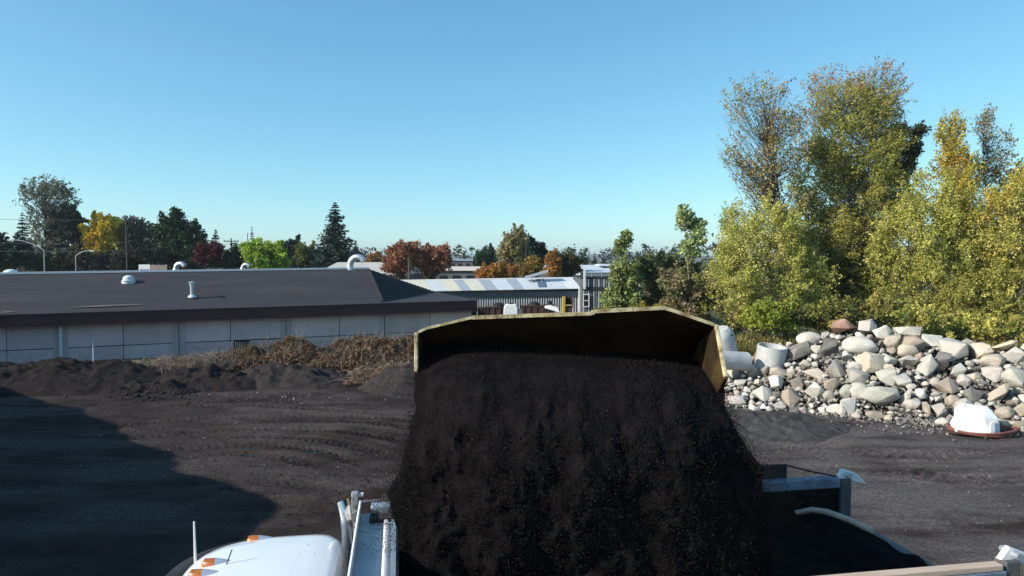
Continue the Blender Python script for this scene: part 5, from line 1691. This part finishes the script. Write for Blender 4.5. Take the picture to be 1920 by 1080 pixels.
# ================================================================== WHITE BLOCK ON A HOSE COIL
wc = G(1825, 812)
tt = thing('white_block', 'white wrapped block-shaped container on the ground beside the boulders', 'container', (wc.x - .08, wc.y, .12), R(-8))
tt.scale = (.86, .86, .84)
k = wc.y / F
mbq = MB()
poly = [(-.82, -.55, 0), (.28, -.72, 0), (.80, -.5, 0), (.80, .45, 0), (-.6, .6, 0)]
topo = [(-.84, -.52, .58), (.16, -.62, .62), (.77, -.45, .55), (.72, .3, .9), (-.1, .5, .98)]
b_n = len(poly)
mbq.add(poly + topo, [tuple(range(b_n - 1, -1, -1)), (5, 6, 9), (6, 7, 8), (6, 8, 9)] + [(i, (i + 1) % b_n, b_n + (i + 1) % b_n, b_n + i) for i in range(b_n)])
mbq.build('wrapped_body', M['tote'], tt, bevel=.05)
MB().prism([(.3, -.74, .03), (.52, -.68, .03), (.50, -.66, .52), (.34, -.70, .46)], (0, .06, 0)).build('fold', M['tote'], tt, bevel=.015)
MB().prism([(-.72, -.2, .6), (-.3, -.1, .62), (-.1, .3, .95), (-.5, .25, .8)], (0, 0, .04)).build('top_flap', M['tote'], tt, bevel=.01)
for i in range(4):
    pts = []
    for j in range(40):
        a = 2 * math.pi * j / 39
        rr0 = 1.0 + .06 * i
        pts.append((wc.x + .1 + rr0 * .92 * math.cos(a) + .05 * i, wc.y - .1 + rr0 * .62 * math.sin(a), .05 + .05 * i + .05 * math.sin(2 * a + i)))
    if i == 0: hz_ = thing('hose_coil', 'dark red rubber hose coiled flat under the white block', 'hose', (wc.x, wc.y, 0))
    MB().tube(pts, .038, 7, caps=False).build('hose_loop', M['hose'] if i else M['rust'], hz_, (wc.x, wc.y, 0), smooth=True)

# ================================================================== DUMP TRUCK (cab to the left, box under the bucket)
TA = R(9.5)
TO = Vector((-1.172, 6.60, 0))
truck = thing('dump_truck', 'white-cabbed dump truck parked under the loader bucket, cab to the left', 'truck', TO, TA)
RZ = 3.0


def T(x, y, z):                                   # truck space -> place
    return TO + Vector((x * math.cos(TA) - y * math.sin(TA), x * math.sin(TA) + y * math.cos(TA), z))


def cab_out(a, s=1.0, grow=0.0):
    c, s_ = math.cos(a), math.sin(a)
    ex = 2.3 if c < 0 else 5.5
    ax = .92 if c < 0 else .66
    x = math.copysign(abs(c) ** (2 / ex), c) * (ax * s + grow)
    y = math.copysign(abs(s_) ** (2 / 4.0), s_) * (.96 * s + grow)
    return (-1.14 + x, y)


def cab_loft(rings, name, m_, parent, cap=False, a0=0.0, a1=2 * math.pi, n=72, **kw):
    mb = MB()
    full = abs(a1 - a0 - 2 * math.pi) < 1e-6
    k_ = n if full else n + 1
    vs_ = []
    for (s, g, z) in rings:
        for i in range(k_):
            a = a0 + (a1 - a0) * i / n
            x, y = cab_out(a, s, g)
            vs_.append((x, y, z - (.05 * max(0, -x - 1.2) ** 2)))
    fs_ = []
    for r_ in range(len(rings) - 1):
        for i in range(n):
            j = (i + 1) % k_ if full else i + 1
            fs_.append((r_ * k_ + i, r_ * k_ + j, (r_ + 1) * k_ + j, (r_ + 1) * k_ + i))
    if cap: fs_.append(tuple(range(k_)))
    mb.add(vs_, fs_)
    return mb.build(name, m_, parent, smooth=True, **kw)


cab_loft([(.12, 0, 2.862), (.5, 0, 2.855), (.78, 0, 2.838), (.88, 0, 2.815), (.945, 0, 2.77), (.98, 0, 2.71), (1, 0, 2.62), (1.0, .01, 2.5)], 'cab_roof', M['whitepaint'], truck, cap=True, sharp=0)
cab_loft([(1, .004, 2.498), (1, .05, 1.95), (1, .06, 1.15), (.9, 0, 1.1)], 'cab_body', M['whitepaint'], truck, sharp=0)
cab_loft([(1, .018, 2.46), (1, .062, 1.98)], 'windshield', M['glassdark'], truck, a0=R(118), a1=R(242), n=30, sharp=0)
cab_loft([(1, -.01, 2.69), (1, .02, 2.715), (1, .17, 2.715), (1, .19, 2.70), (1, .17, 2.68), (1, .0, 2.66)], 'sun_visor', M['visor'], truck, a0=R(112), a1=R(248), n=30, sharp=0)
for s in (-1, 1):
    MB().bb(-1.45, -.78, s * .985 if s > 0 else -1.035, 1.035 if s > 0 else -.985, 1.85, 2.42).build('side_window', M['glassdark'], truck)
# teardrop marker lamps
for (x, y) in ((-1.40, .80), (-1.70, .24), (-1.76, .02), (-1.74, -.26), (-1.40, -.8)):
    z = 2.80 - .05 * max(0, -x - 1.2) ** 2 + (.018 if abs(y) < .7 else -.012)
    prof = [(-.13, .04), (-.11, .062), (-.01, .06), (.10, .042), (.22, .014)]
    ml = None
    for (nm, seg, m_) in (('amber_lens', prof[:3], 'amber'), ('lamp_body', prof[2:], 'clearlens')):
        mb = MB()
        vs_, fs_ = [], []
        for (px_, h_) in seg:
            for kk in range(9):
                a = math.pi * kk / 8
                vs_.append((x + px_, y + math.cos(a) * (h_ * .95 + .004), z + math.sin(a) * h_ * 1.25))
        for r_ in range(len(seg) - 1):
            for kk in range(8):
                fs_.append((r_ * 9 + kk, r_ * 9 + kk + 1, (r_ + 1) * 9 + kk + 1, (r_ + 1) * 9 + kk))
        fs_.append(tuple(range(9)))
        fs_.append(tuple((len(seg) - 1) * 9 + kk for kk in range(9)))
        mb.add(vs_, fs_)
        o = mb.build('marker_lamp' if ml is None else nm, M[m_], truck if ml is None else ml, smooth=True, sharp=50)
        ml = ml or o
MB().tube([(-1.98, .55, 2.5), (-1.99, .56, 3.14)], [.016, .009], 6).build('antenna', M['whitemetal'], truck)
MB().tube([(-1.60, .16, 2.82), (-1.54, .18, 2.98)], .006, 5).build('wire_aerial', M['black'], truck)
# exhaust stack with turned-out top
pts = [(-.52, 1.03, 1.2), (-.52, 1.03, 2.78)]
for k in range(1, 7):
    a = k / 6 * R(60)
    pts.append((-.52 - .10 * (1 - math.cos(a)) * 1.0, 1.03 + .10 * (1 - math.cos(a)), 2.78 + .30 * math.sin(a) / math.sin(R(60))))
ex = MB().tube(pts, .078, 18).build('exhaust_stack', M['chrome'], truck, smooth=True, sharp=60)
MB().tube([(-.52, 1.03, 1.6), (-.52, 1.03, 2.55)], .098, 16).build('heat_shield', M['chrome'], ex, smooth=True, sharp=60)
MB().bb(-.47, -.445, 1.0, 1.06, 2.2, 2.9).build('bracket', M['galv'], ex)
# hood, grille, bumper, fenders
hood = MB().prism([(-2.0, -.85, 1.15), (-3.7, -.72, 1.1), (-3.7, -.72, 1.62), (-3.5, -.74, 1.75), (-2.0, -.85, 1.95)], (0, 1.6, 0)).build('hood', M['whitepaint'], truck, bevel=.08)
MB().bb(-3.78, -3.69, -.6, .6, .85, 1.6).build('grille', M['chrome'], truck)
MB().bb(-3.95, -3.75, -1.15, 1.15, .45, .8).build('bumper', M['chrome'], truck, bevel=.05)
for s in (-1, 1):
    MB().lathe([(.001, 0), (.12, 0), (.13, .05), (.11, .09), (.001, .1)], 16, (-3.72, s * .85, 1.15), Matrix.Rotation(R(-90), 3, 'Y')).build('headlight', M['domeplastic'], truck)
    mb = MB()
    pr = []
    for k in range(9):
        a = R(180) * k / 8
        pr.append((-3.05 - .66 * math.cos(a), s * .72, .55 + .66 * math.sin(a)))
    inner = [(p_[0] * .94 + -3.05 * .06, p_[1], p_[2] - .05) for p_ in pr[::-1]]
    mb.prism(pr + inner, (0, s * .48, 0)).build('fender', M['whitepaint'], truck, bevel=.02)
    MB().box((-2.0, s * 1.32, 2.05), (.12, .2, .5)).build('mirror', M['chrome'], truck, bevel=.02)
    MB().bb(-1.2, -.55, s * .95 - .25, s * .95 + .25, .6, 1.05).build('fuel_tank', M['chrome'], truck, bevel=.15)
    MB().bb(-3.6, 5.6, s * .42 - .05, s * .42 + .05, .75, 1.05).build('chassis_rail', M['steel'], truck)


def wheel(parent, x, y, rad, width, m_rim):
    s = 1 if y > 0 else -1
    rot = Matrix.Rotation(R(90), 3, 'X')
    ty = MB().lathe([(rad * .55, -width / 2), (rad * .9, -width / 2), (rad * .985, -width * .4), (rad, -width * .2), (rad, width * .2), (rad * .985, width * .4), (rad * .9, width / 2), (rad * .55, width / 2)], 32, (x, y, rad), rot)
    t_ = ty.build('wheel', M['rubber'], parent, smooth=True)
    for k in range(26):
        a = 2 * math.pi * k / 26
        MBx.box((x + math.cos(a) * rad, y, rad + math.sin(a) * rad), (.03, width * .95, rad * .09), Matrix.Rotation(-a, 3, 'Y'))
    MB().lathe([(.001, s * -width * .1), (rad * .3, s * -width * .1), (rad * .42, s * -width * .3), (rad * .56, s * -width * .5), (rad * .56, s * -width * .42)], 24, (x, y, rad), rot).build('rim', m_rim, t_, smooth=True)
    return t_


for (x, y) in ((-3.05, -.98), (-3.05, .98), (3.3, -.95), (3.3, .95), (4.6, -.95), (4.6, .95)):
    MBx = MB()
    w_ = wheel(truck, x, y, .52, .30 if x < 0 else .56, M['galv'])
    MBx.build('tread', M['rubber'], w_)
# ---- dump box
BL = 5.72
HW = 1.21
box = MB().bb(.05, BL, -HW + .08, HW - .08, 1.15, 1.27).build('box_floor', M['boxinner'], truck)
for s in (-1, 1):
    sd = MB().bb(.05, BL, s * HW - .03, s * HW + .03, 1.2, RZ - (.14 if s > 0 else .22)).build('box_side', M['boxpaint'], truck)
    for k in range(7):
        x = .5 + k * .8
        MB().bb(x - .05, x + .05, s * (HW + .035) if s > 0 else -HW - .12, HW + .12 if s > 0 else -(HW + .035), 1.2, RZ - (.16 if s > 0 else .24)).build('stake_rib', M['boxpaint'], sd)
for s in (-1, 1):  # thin panels that make the inner box faces dark brown
    MB().bb(.06, BL - .04, s * HW - .045 if s > 0 else -HW + .033, HW - .033 if s > 0 else -HW + .045, 1.28, RZ - (.145 if s > 0 else .225)).build('liner', M['linerdark'], truck)
MB().bb(BL - .045, BL - .033, -HW + .05, HW - .05, 1.3, RZ - .63).build('liner', M['linerdark'], truck)
far_rail = MB().bb(.02, BL - .06, HW - .07, HW + .07, RZ - .14, RZ - .01).build('top_rail', M['boxpaint'], truck, bevel=.015)
for x in (4.47, 4.62, 2.9, 5.2):
    MB().lathe([(.001, .0), (.022, 0), (.022, .02), (.001, .026)], 8, (x, HW - .05, RZ - .01)).build('bolt', M['galv'], far_rail)
MB().bb(3.6, 5.0, HW + .075, HW + .11, RZ - .12, RZ + .16).build('side_board', M['black'], truck, bevel=.008)
near_rail = MB().bb(.02, BL - .06, -HW - .09, -HW + .06, RZ - .22, RZ - .11).build('top_rail', M['boxpaint'], truck, bevel=.015)
MB().bb(.02, BL - .1, -HW - .085, -HW + .015, RZ - .108, RZ - .05).build('wooden_board', M['tan'], truck, bevel=.008)
# tie line from side board to the rear corner
MB().tube([(5.0, HW + .09, RZ + .14), (5.35, HW + .05, RZ + .05), (5.62, HW - .05, RZ + .01)], .012, 6).build('tie_strap', M['black'], truck)
# tailgate with white top rail, gussets
tg = MB().bb(BL - .03, BL + .03, -HW + .04, HW - .04, 1.3, RZ - .62).build('tailgate', M['boxpaint'], truck)
MB().bb(BL - .08, BL + .06, -HW + .1, HW - .12, RZ - .61, RZ - .50).build('tailgate_rail', M['boxdark'], tg, bevel=.015)
for s in (-1, 1):
    cp = MB().bb(BL - .06, BL + .1, s * HW - .075, s * HW + .075, 1.2, RZ - .03).build('corner_post', M['boxdark'], truck, bevel=.02)
    MB().prism([(BL - .08, s * HW - .03, RZ - .03), (BL + .34, s * HW - .03, RZ - .12), (BL + .22, s * HW - .03, RZ + .01), (BL + .02, s * HW - .03, RZ + .09)], (0, .06, 0)).build('hinge_plate', M['whitemetal'], cp, bevel=.01)
    MB().tube([(BL + .06, s * HW - .1, RZ + .02), (BL + .06, s * HW + .1, RZ + .02)], .035, 10).build('hinge_pin', M['galv'], cp)
# bent tan lip inside the rear of the box
MB().tube([(4.95, HW - .22, RZ - .36), (5.08, HW - .36, RZ - .28), (5.14, HW - .55, RZ - .24), (5.24, HW - .82, RZ - .24), (5.34, HW - 1.1, RZ - .27)], [.03, .034, .036, .036, .03], 10).build('rear_lip', M['tan'], truck, smooth=True)
# bulkhead, tray and tarp roller
MB().bb(-.02, .045, -HW, HW, 1.2, RZ - .1).build('bulkhead', M['boxpaint'], truck)
tr = MB().bb(-.36, .0, -HW + .02, HW - .12, RZ - .12, RZ - .085).build('cab_tray', M['trayblue'], truck)
MB().prism([(-.375, -HW + .02, RZ - .12), (-.362, -HW + .02, RZ - .12), (-.362, -HW + .02, RZ + .06), (-.375, -HW + .02, RZ + .06)], (0, 2 * HW - .14, 0)).build('tray_lip', M['slatwhite'], tr)
MB().tube([(-.365, -HW + .02, RZ + .065), (-.365, HW - .14, RZ + .065)], .016, 8).build('lip_bead', M['whitemetal'], tr)
MB().tube([(-.075, -HW + .05, RZ - .06), (-.075, HW - .45, RZ - .06)], .026, 10).build('tray_rail', M['whitemetal'], tr, smooth=True)
MB().bb(-.02, .03, -HW + .05, HW - .5, RZ - .095, RZ - .02).build('tray_edge', M['galv'], tr)
MB().bb(-.26, .02, HW - .42, HW - .26, RZ - .084, RZ - .03).build('hinge_block', M['joint'], tr, bevel=.01)
MB().bb(-.25, -.03, HW - .25, HW - .10, RZ - .08, RZ + .04).build('roller_housing', M['galv'], tr, bevel=.015)
MB().tube([(-.38, HW - .02, RZ + .02), (-.12, HW - .02, RZ + .02)], .022, 8).build('roller_axle', M['steel'], truck)
rol = MB().tube([(-.13, HW - .02, RZ + .02), (-.03, HW - .02, RZ + .02), (.0, HW - .02, RZ + .02)], [.075, .085, .07], 14).build('tarp_roller', M['tarp'], truck, smooth=True)
for k in range(4):
    MB().lathe([(.06, -.012), (.078, 0), (.06, .012)], 14, (.03 + .028 * k, HW - .02, RZ + .02), Matrix.Rotation(R(90), 3, 'Y')).build('cable_turn', M['steel'], rol)
# grey hydraulic arm post beside the tray
MB().tube([(-.44, HW + .02, RZ - .72), (-.43, HW + .02, RZ - .12)], .024, 8).build('arm_rod', M['galv'], truck, smooth=True)
ap = MB().bb(-.475, -.395, HW - .03, HW + .06, RZ - .14, RZ + .13).build('arm_post', M['greypole'], truck, bevel=.012)
MB().lathe([(.001, -.03), (.055, -.03), (.055, .03), (.001, .03)], 14, (-.435, HW - .02, RZ - .14), Matrix.Rotation(R(90), 3, 'X')).build('pivot', M['galv'], ap)
MB().bb(-.395, -.34, HW - .01, HW + .04, RZ + .08, RZ + .11).build('lever', M['whitemetal'], ap)
MB().tube([(-.40, HW - .1, RZ - .7), (-.385, HW - .3, RZ - .05), (-.378, HW - .6, RZ - .02)], .012, 6).build('hose', M['rubber'], truck)
# dried mud and leaf litter lying in the tray
rs = np.random.default_rng(17)
pts = []
for k in range(160):
    x = -.04 - .1 * rs.random() ** 2 - (.12 * rs.random() if rs.random() < .3 else 0)
    y = HW - .45 - rs.exponential(.12)
    if y < -HW: continue
    pts.append(T(x - .02, y, RZ - .08))
chips('leaf_litter', 'dark crumbs lying in the pale tray behind the truck cab', [tuple(p) for p in pts], .002 + .004 * rs.random(len(pts)), [(.05, .05, .03), (.09, .08, .04), (.03, .028, .025)], 18)

# ================================================================== WHEEL LOADER with raised, tipped bucket
LX = .555
loader = thing('wheel_loader', 'yellow wheel loader tipping its raised bucket over the truck', 'loader', (LX, 11.0, 0))
LO = (LX, 11.0, 0)
edge = [P(785, 623, 6.9), P(800, 616, 6.9), P(885, 596, 6.9), P(1000, 592, 6.9), P(1110, 588.5, 6.9), P(1114, 584.5, 6.9), P(1180, 581, 6.9), P(1245, 578, 6.9), P(1262, 583, 6.9), P(1338, 609, 6.9)]
xL, xR = edge[0].x, edge[-1].x
prof = [None, (7.45, 4.93), (7.88, 4.55), (7.98, 4.2), (7.78, 3.92), (7.5, 3.9), (7.3, 4.02), (7.12, 4.2)]
mb = MB()
nE = len(edge)
for r_, pr in enumerate(prof):
    for e in edge:
        if pr is None: mb.v.append(tuple(e))
        else:
            # the upper rows follow the lower corners of the rim a little
            dz = (e.z - 5.2) * .5 if r_ == 1 else 0
            mb.v.append((e.x, pr[0], pr[1] + dz))
for r_ in range(len(prof) - 1):
    for i in range(nE - 1):
        mb.f.append((r_ * nE + i, r_ * nE + i + 1, (r_ + 1) * nE + i + 1, (r_ + 1) * nE + i))
sh = mb.build('bucket_shell', M['bucketin'], loader, LO, smooth=True, sharp=40)
so_ = sh.modifiers.new('thick', 'SOLIDIFY')
so_.thickness = .035
so_.offset = 0
for (x, s, zt_) in ((xL, -1, edge[0].z), (xR, 1, edge[-1].z)):
    poly = [(x, 6.885, zt_ + .012)] + [(x, y, z + ((zt_ - 5.2) * .5 if i == 0 else 0)) for i, (y, z) in enumerate(prof[1:])] + [(x, 6.86 if s < 0 else 6.56, 4.66)]
    pl = MB().prism(poly, (s * .045, 0, 0)).build('side_plate', M['mudshade'], loader, LO, bevel=.008)
    MB().beam((x + s * .02, 6.88, zt_), (x + s * .02, 6.85 if s < 0 else 6.55, 4.66), .04, .04).build('edge_guard', M['yellowrim'], pl, LO, bevel=.01)
    MB().beam((x + s * .02, 6.85 if s < 0 else 6.55, 4.66), (x + s * .02, 7.12, 4.2), .045, .045).build('edge_guard', M['mudshade'], pl, LO, bevel=.01)
rim = MB()
for a, b_ in zip(edge[:-1], edge[1:]):
    rim.beam(a + Vector((0, -.012, .004)), b_ + Vector((0, -.012, .004)), .05, .022 if b_.x < edge[2].x + .01 else .034)
rim.build('bucket_rim', M['yellowrim'], loader, LO)
MB().beam((xL, 7.12, 4.205), (xR, 7.12, 4.205), .2, .04).build('cutting_edge', M['steel'], loader, LO)
# arms, frame, cab, wheels: behind the bucket
for s in (-1, 1):
    x = LX + s * .48
    MB().prism([(x - .06, 7.95, 4.0), (x - .06, 8.1, 4.35), (x - .06, 9.6, 3.9), (x - .06, 10.6, 2.75), (x - .06, 10.5, 2.35), (x - .06, 9.4, 3.35)], (.12, 0, 0)).build('lift_arm', M['yellow'], loader, LO, bevel=.02)
    MB().tube([(x, 9.9, 1.3), (x, 9.5, 3.3)], .07, 10).build('lift_cylinder', M['chrome'], loader, LO, smooth=True)
MB().tube([(LX, 8.0, 4.5), (LX, 9.1, 3.9), (LX, 10.2, 2.9)], .08, 10).build('tilt_linkage', M['yellow'], loader, LO)
MB().bb(LX - .55, LX + .55, 9.3, 10.8, .7, 2.6).build('front_frame', M['yellow'], loader, LO, bevel=.06)
MB().bb(LX - .65, LX + .65, 11.2, 14.6, .8, 1.75).build('rear_frame', M['yellow'], loader, LO, bevel=.06)
MB().prism([(LX - .8, 12.6, 1.7), (LX - .8, 14.7, 1.55), (LX - .8, 14.7, 2.15), (LX - .8, 12.6, 2.45)], (1.6, 0, 0)).build('engine_hood', M['yellow'], loader, LO, bevel=.08)
MB().tube([(LX + .3, 13.2, 2.3), (LX + .3, 13.2, 3.1)], .06, 10).build('exhaust', M['steel'], loader, LO)
cabf = MB()
for (x, y) in ((-.72, 11.0), (.72, 11.0), (-.72, 12.45), (.72, 12.45)):
    cabf.beam((LX + x, y, 1.7), (LX + x * .94, y, 3.2), .09, .09, up=(0, 1, 0))
cabf.build('cab_frame', M['black'], loader, LO)
MB().bb(LX - .68, LX + .68, 11.04, 12.4, 1.75, 3.15).build('cab_glass', M['glassdark'], loader, LO)
MB().bb(LX - .78, LX + .78, 10.92, 12.55, 3.2, 3.34).build('cab_roof', M['yellow'], loader, LO, bevel=.05)
for (x, y) in ((-1.05, 9.75), (1.05, 9.75), (-1.05, 13.0), (1.05, 13.0)):
    MBx = MB()
    rot = Matrix.Rotation(R(90), 3, 'Y')
    rad, width = .78, .6
    c0 = Vector((LX + x, y, rad))
    ty = MB().lathe([(rad * .5, -width / 2), (rad * .9, -width / 2), (rad * .985, -width * .4), (rad, 0), (rad * .985, width * .4), (rad * .9, width / 2), (rad * .5, width / 2)], 32, c0, rot).build('wheel', M['rubber'], loader, LO, smooth=True)
    for k in range(22):
        a = 2 * math.pi * k / 22
        MBx.box(c0 + Vector(((.14 if k % 2 else -.14), math.cos(a) * rad, math.sin(a) * rad)), (width * .5, .08, .1), Matrix.Rotation(a, 3, 'X'))
    MBx.build('tread', M['rubber'], ty, LO)
    MB().lathe([(.001, width * .15), (rad * .3, width * .15), (rad * .5, width * .45), (rad * .5, -width * .45), (rad * .3, -width * .15), (.001, -width * .15)], 24, c0, rot).build('rim', M['yellow'], ty, LO, smooth=True)

# ================================================================== FALLING COMPOST
rows_ = np.array([  # pyL, pyR, distance, xL, xR (photo pixels)
    (640, 684, 7.42, 800, 1322), (640, 680, 7.30, 794, 1330), (658, 694, 7.0, 790, 1336), (704, 734, 6.48, 780, 1360), (790, 800, 6.10, 768, 1386), (870, 868, 6.02, 750, 1416),
    (935, 930, 6.10, 736, 1432), (1000, 1000, 6.22, 738, 1446), (1090, 1090, 6.38, 760, 1456), (1200, 1200, 6.5, 780, 1460), (1330, 1330, 6.6, 790, 1460)], float)
NT, NS = 190, 170
tk_ = np.linspace(0, len(rows_) - 1, NT)
ri = np.stack([np.interp(tk_, np.arange(len(rows_)), rows_[:, k]) for k in range(5)], 1)
ker = np.ones(9) / 9
for k in range(5):
    pad = np.pad(ri[:, k], 4, mode='edge')
    ri[:, k] = np.convolve(pad, ker, 'valid')
sv = np.linspace(0, 1, NS)
front = np.zeros((NT, NS, 3))
for i in range(NT):
    pyL, pyR, d, xl_, xr_ = ri[i]
    hump = 14 * np.sin(np.pi * np.clip(sv * 1.6, 0, 1)) * max(0, 1 - i / 26)
    for j, s in enumerate(sv):
        p = P(xl_ + (xr_ - xl_) * s, pyL + (pyR - pyL) * s - hump[j] * .6, d + .35 * abs(2 * s - 1) ** 5)
        front[i, j] = p
Xf, Zf = front[..., 0], front[..., 2]
fall = np.clip((np.arange(NT)[:, None] - 12) / 50, 0, 1)
edgef = np.clip(np.minimum(sv, 1 - sv)[None] / .06, 0, 1)
amp = .35 + .65 * fall
disp = amp * (.24 * fbm(Xf * 1.0, Zf * .5, 71, 3, 0.9) + .085 * fbm(Xf, Zf * .5, 72, 4, 3.2) + .045 * fbm(Xf, Zf * .7, 73, 3, 10.0))
grow = np.clip((np.arange(NT)[:, None] - 60) / 80, 0, 1)
front[..., 1] += disp * edgef * (1 + .35 * grow)
front[..., 0] += (.10 * fbm(Xf, Zf, 75, 4, 2.6) + .10 * fbm(Xf, Zf * .6, 76, 3, 7)) * fall * (1 - edgef * .5)
backp = front[:, ::-1, :].copy()
backp[..., 1] += .34 + .3 * np.sin(np.pi * sv)[None] * np.clip(np.arange(NT) / 40, .1, 1)[:, None]
loop = np.concatenate([front, backp], 1)
NL = loop.shape[1]
ii = np.arange(NT * NL).reshape(NT, NL)
ir = np.roll(ii, -1, axis=1)
fq = np.stack([ii[:-1], ir[:-1], ir[1:], ii[1:]], -1).reshape(-1, 4)
stream = np_mesh('falling_soil', loop.reshape(-1, 3), fq, M['soil'], smooth=True)
tag(stream, 'dark compost pouring out of the loader bucket into the truck box', 'soil', kind='stuff')
# crumbs on and around the stream
rs = np.random.default_rng(81)
n = 80000
ti = np.clip((rs.random(n) ** .8 * (NT - 1)), 0, NT - 1).astype(int)
si = rs.integers(0, NS, n)
side = rs.random(n) < .42
si[side] = np.where(rs.random(side.sum()) < .5, rs.integers(0, 6, side.sum()), rs.integers(NS - 6, NS, side.sum()))
pt = front[ti, si].copy()
loose = np.clip((ti - 25) / 90, 0.06, 1)
pt[:, 1] -= np.abs(rs.normal(size=n)) * (.02 + .07 * loose ** 2) - .008
out = np.where(si < 6, -1, np.where(si >= NS - 6, 1, 0)) * side
pt[:, 0] += out * rs.exponential(.11, n) * loose * (1 + (out < 0) * .4) + rs.normal(size=n) * .01
pt[:, 2] += rs.normal(size=n) * .02
sz = (.0025 + .0065 * rs.random(n) ** 3) * np.where(side, .8, 1)
SOILC = [(.012, .0105, .010), (.009, .0075, .0075), (.016, .0135, .013), (.011, .009, .009), (.020, .017, .016)]
chips('soil_crumbs', 'loose crumbs flying off the pouring compost', pt, sz, SOILC, 82)
# pale flecks
n = 46
ti, si = rs.integers(8, NT - 40, n), rs.integers(3, NS - 3, n)
pt = front[ti, si].copy()
pt[:, 1] -= .03
chips('pale_flecks', 'tiny pale flecks in the pouring compost', pt, .002 + .004 * rs.random(n) ** 2, [(.22, .2, .18), (.16, .14, .13)], 83)
# load lying in the box
n1, n2 = 110, 50
U, V = np.meshgrid(np.linspace(.1, BL - .08, n1), np.linspace(-HW + .06, HW - .06, n2), indexing='ij')
Zl = 2.45 + .35 * np.exp(-((U - 2.4) / 1.9) ** 2) * (1 - .3 * (V / HW) ** 2) + .22 * fbm(U, V, 88, 4, 1.3)
ii = np.arange(n1 * n2).reshape(n1, n2)
qq = np.stack([ii[:-1, :-1], ii[1:, :-1], ii[1:, 1:], ii[:-1, 1:]], -1).reshape(-1, 4)
o = np_mesh('soil_load', np.stack([U, V, Zl], -1).reshape(-1, 3), qq, M['soil'], smooth=True, loc=TO)
o.rotation_euler = (0, 0, TA)
tag(o, 'dark compost already lying in the truck box', 'soil', kind='stuff')

# ================================================================== HAZE (thin air over the whole place)
hz = MB().bb(-6100, 6100, -400, 7100, -2.5, 60).build('haze', None)
hm = bpy.data.materials.new('thin_haze')
hm.use_nodes = True
hN, hL = hm.node_tree.nodes, hm.node_tree.links
hN.remove(hN['Principled BSDF'])
pv = hN.new('ShaderNodeVolumePrincipled')
pv.inputs['Color'].default_value = (0.80, 0.88, 0.95, 1)
pv.inputs['Density'].default_value = 0.0002
pv.inputs['Anisotropy'].default_value = 0.2
hL.new(pv.outputs[0], hN['Material Output'].inputs['Volume'])
hz.data.materials.append(hm)
tag(hz, 'thin pale autumn haze in the air', 'haze', kind='stuff')
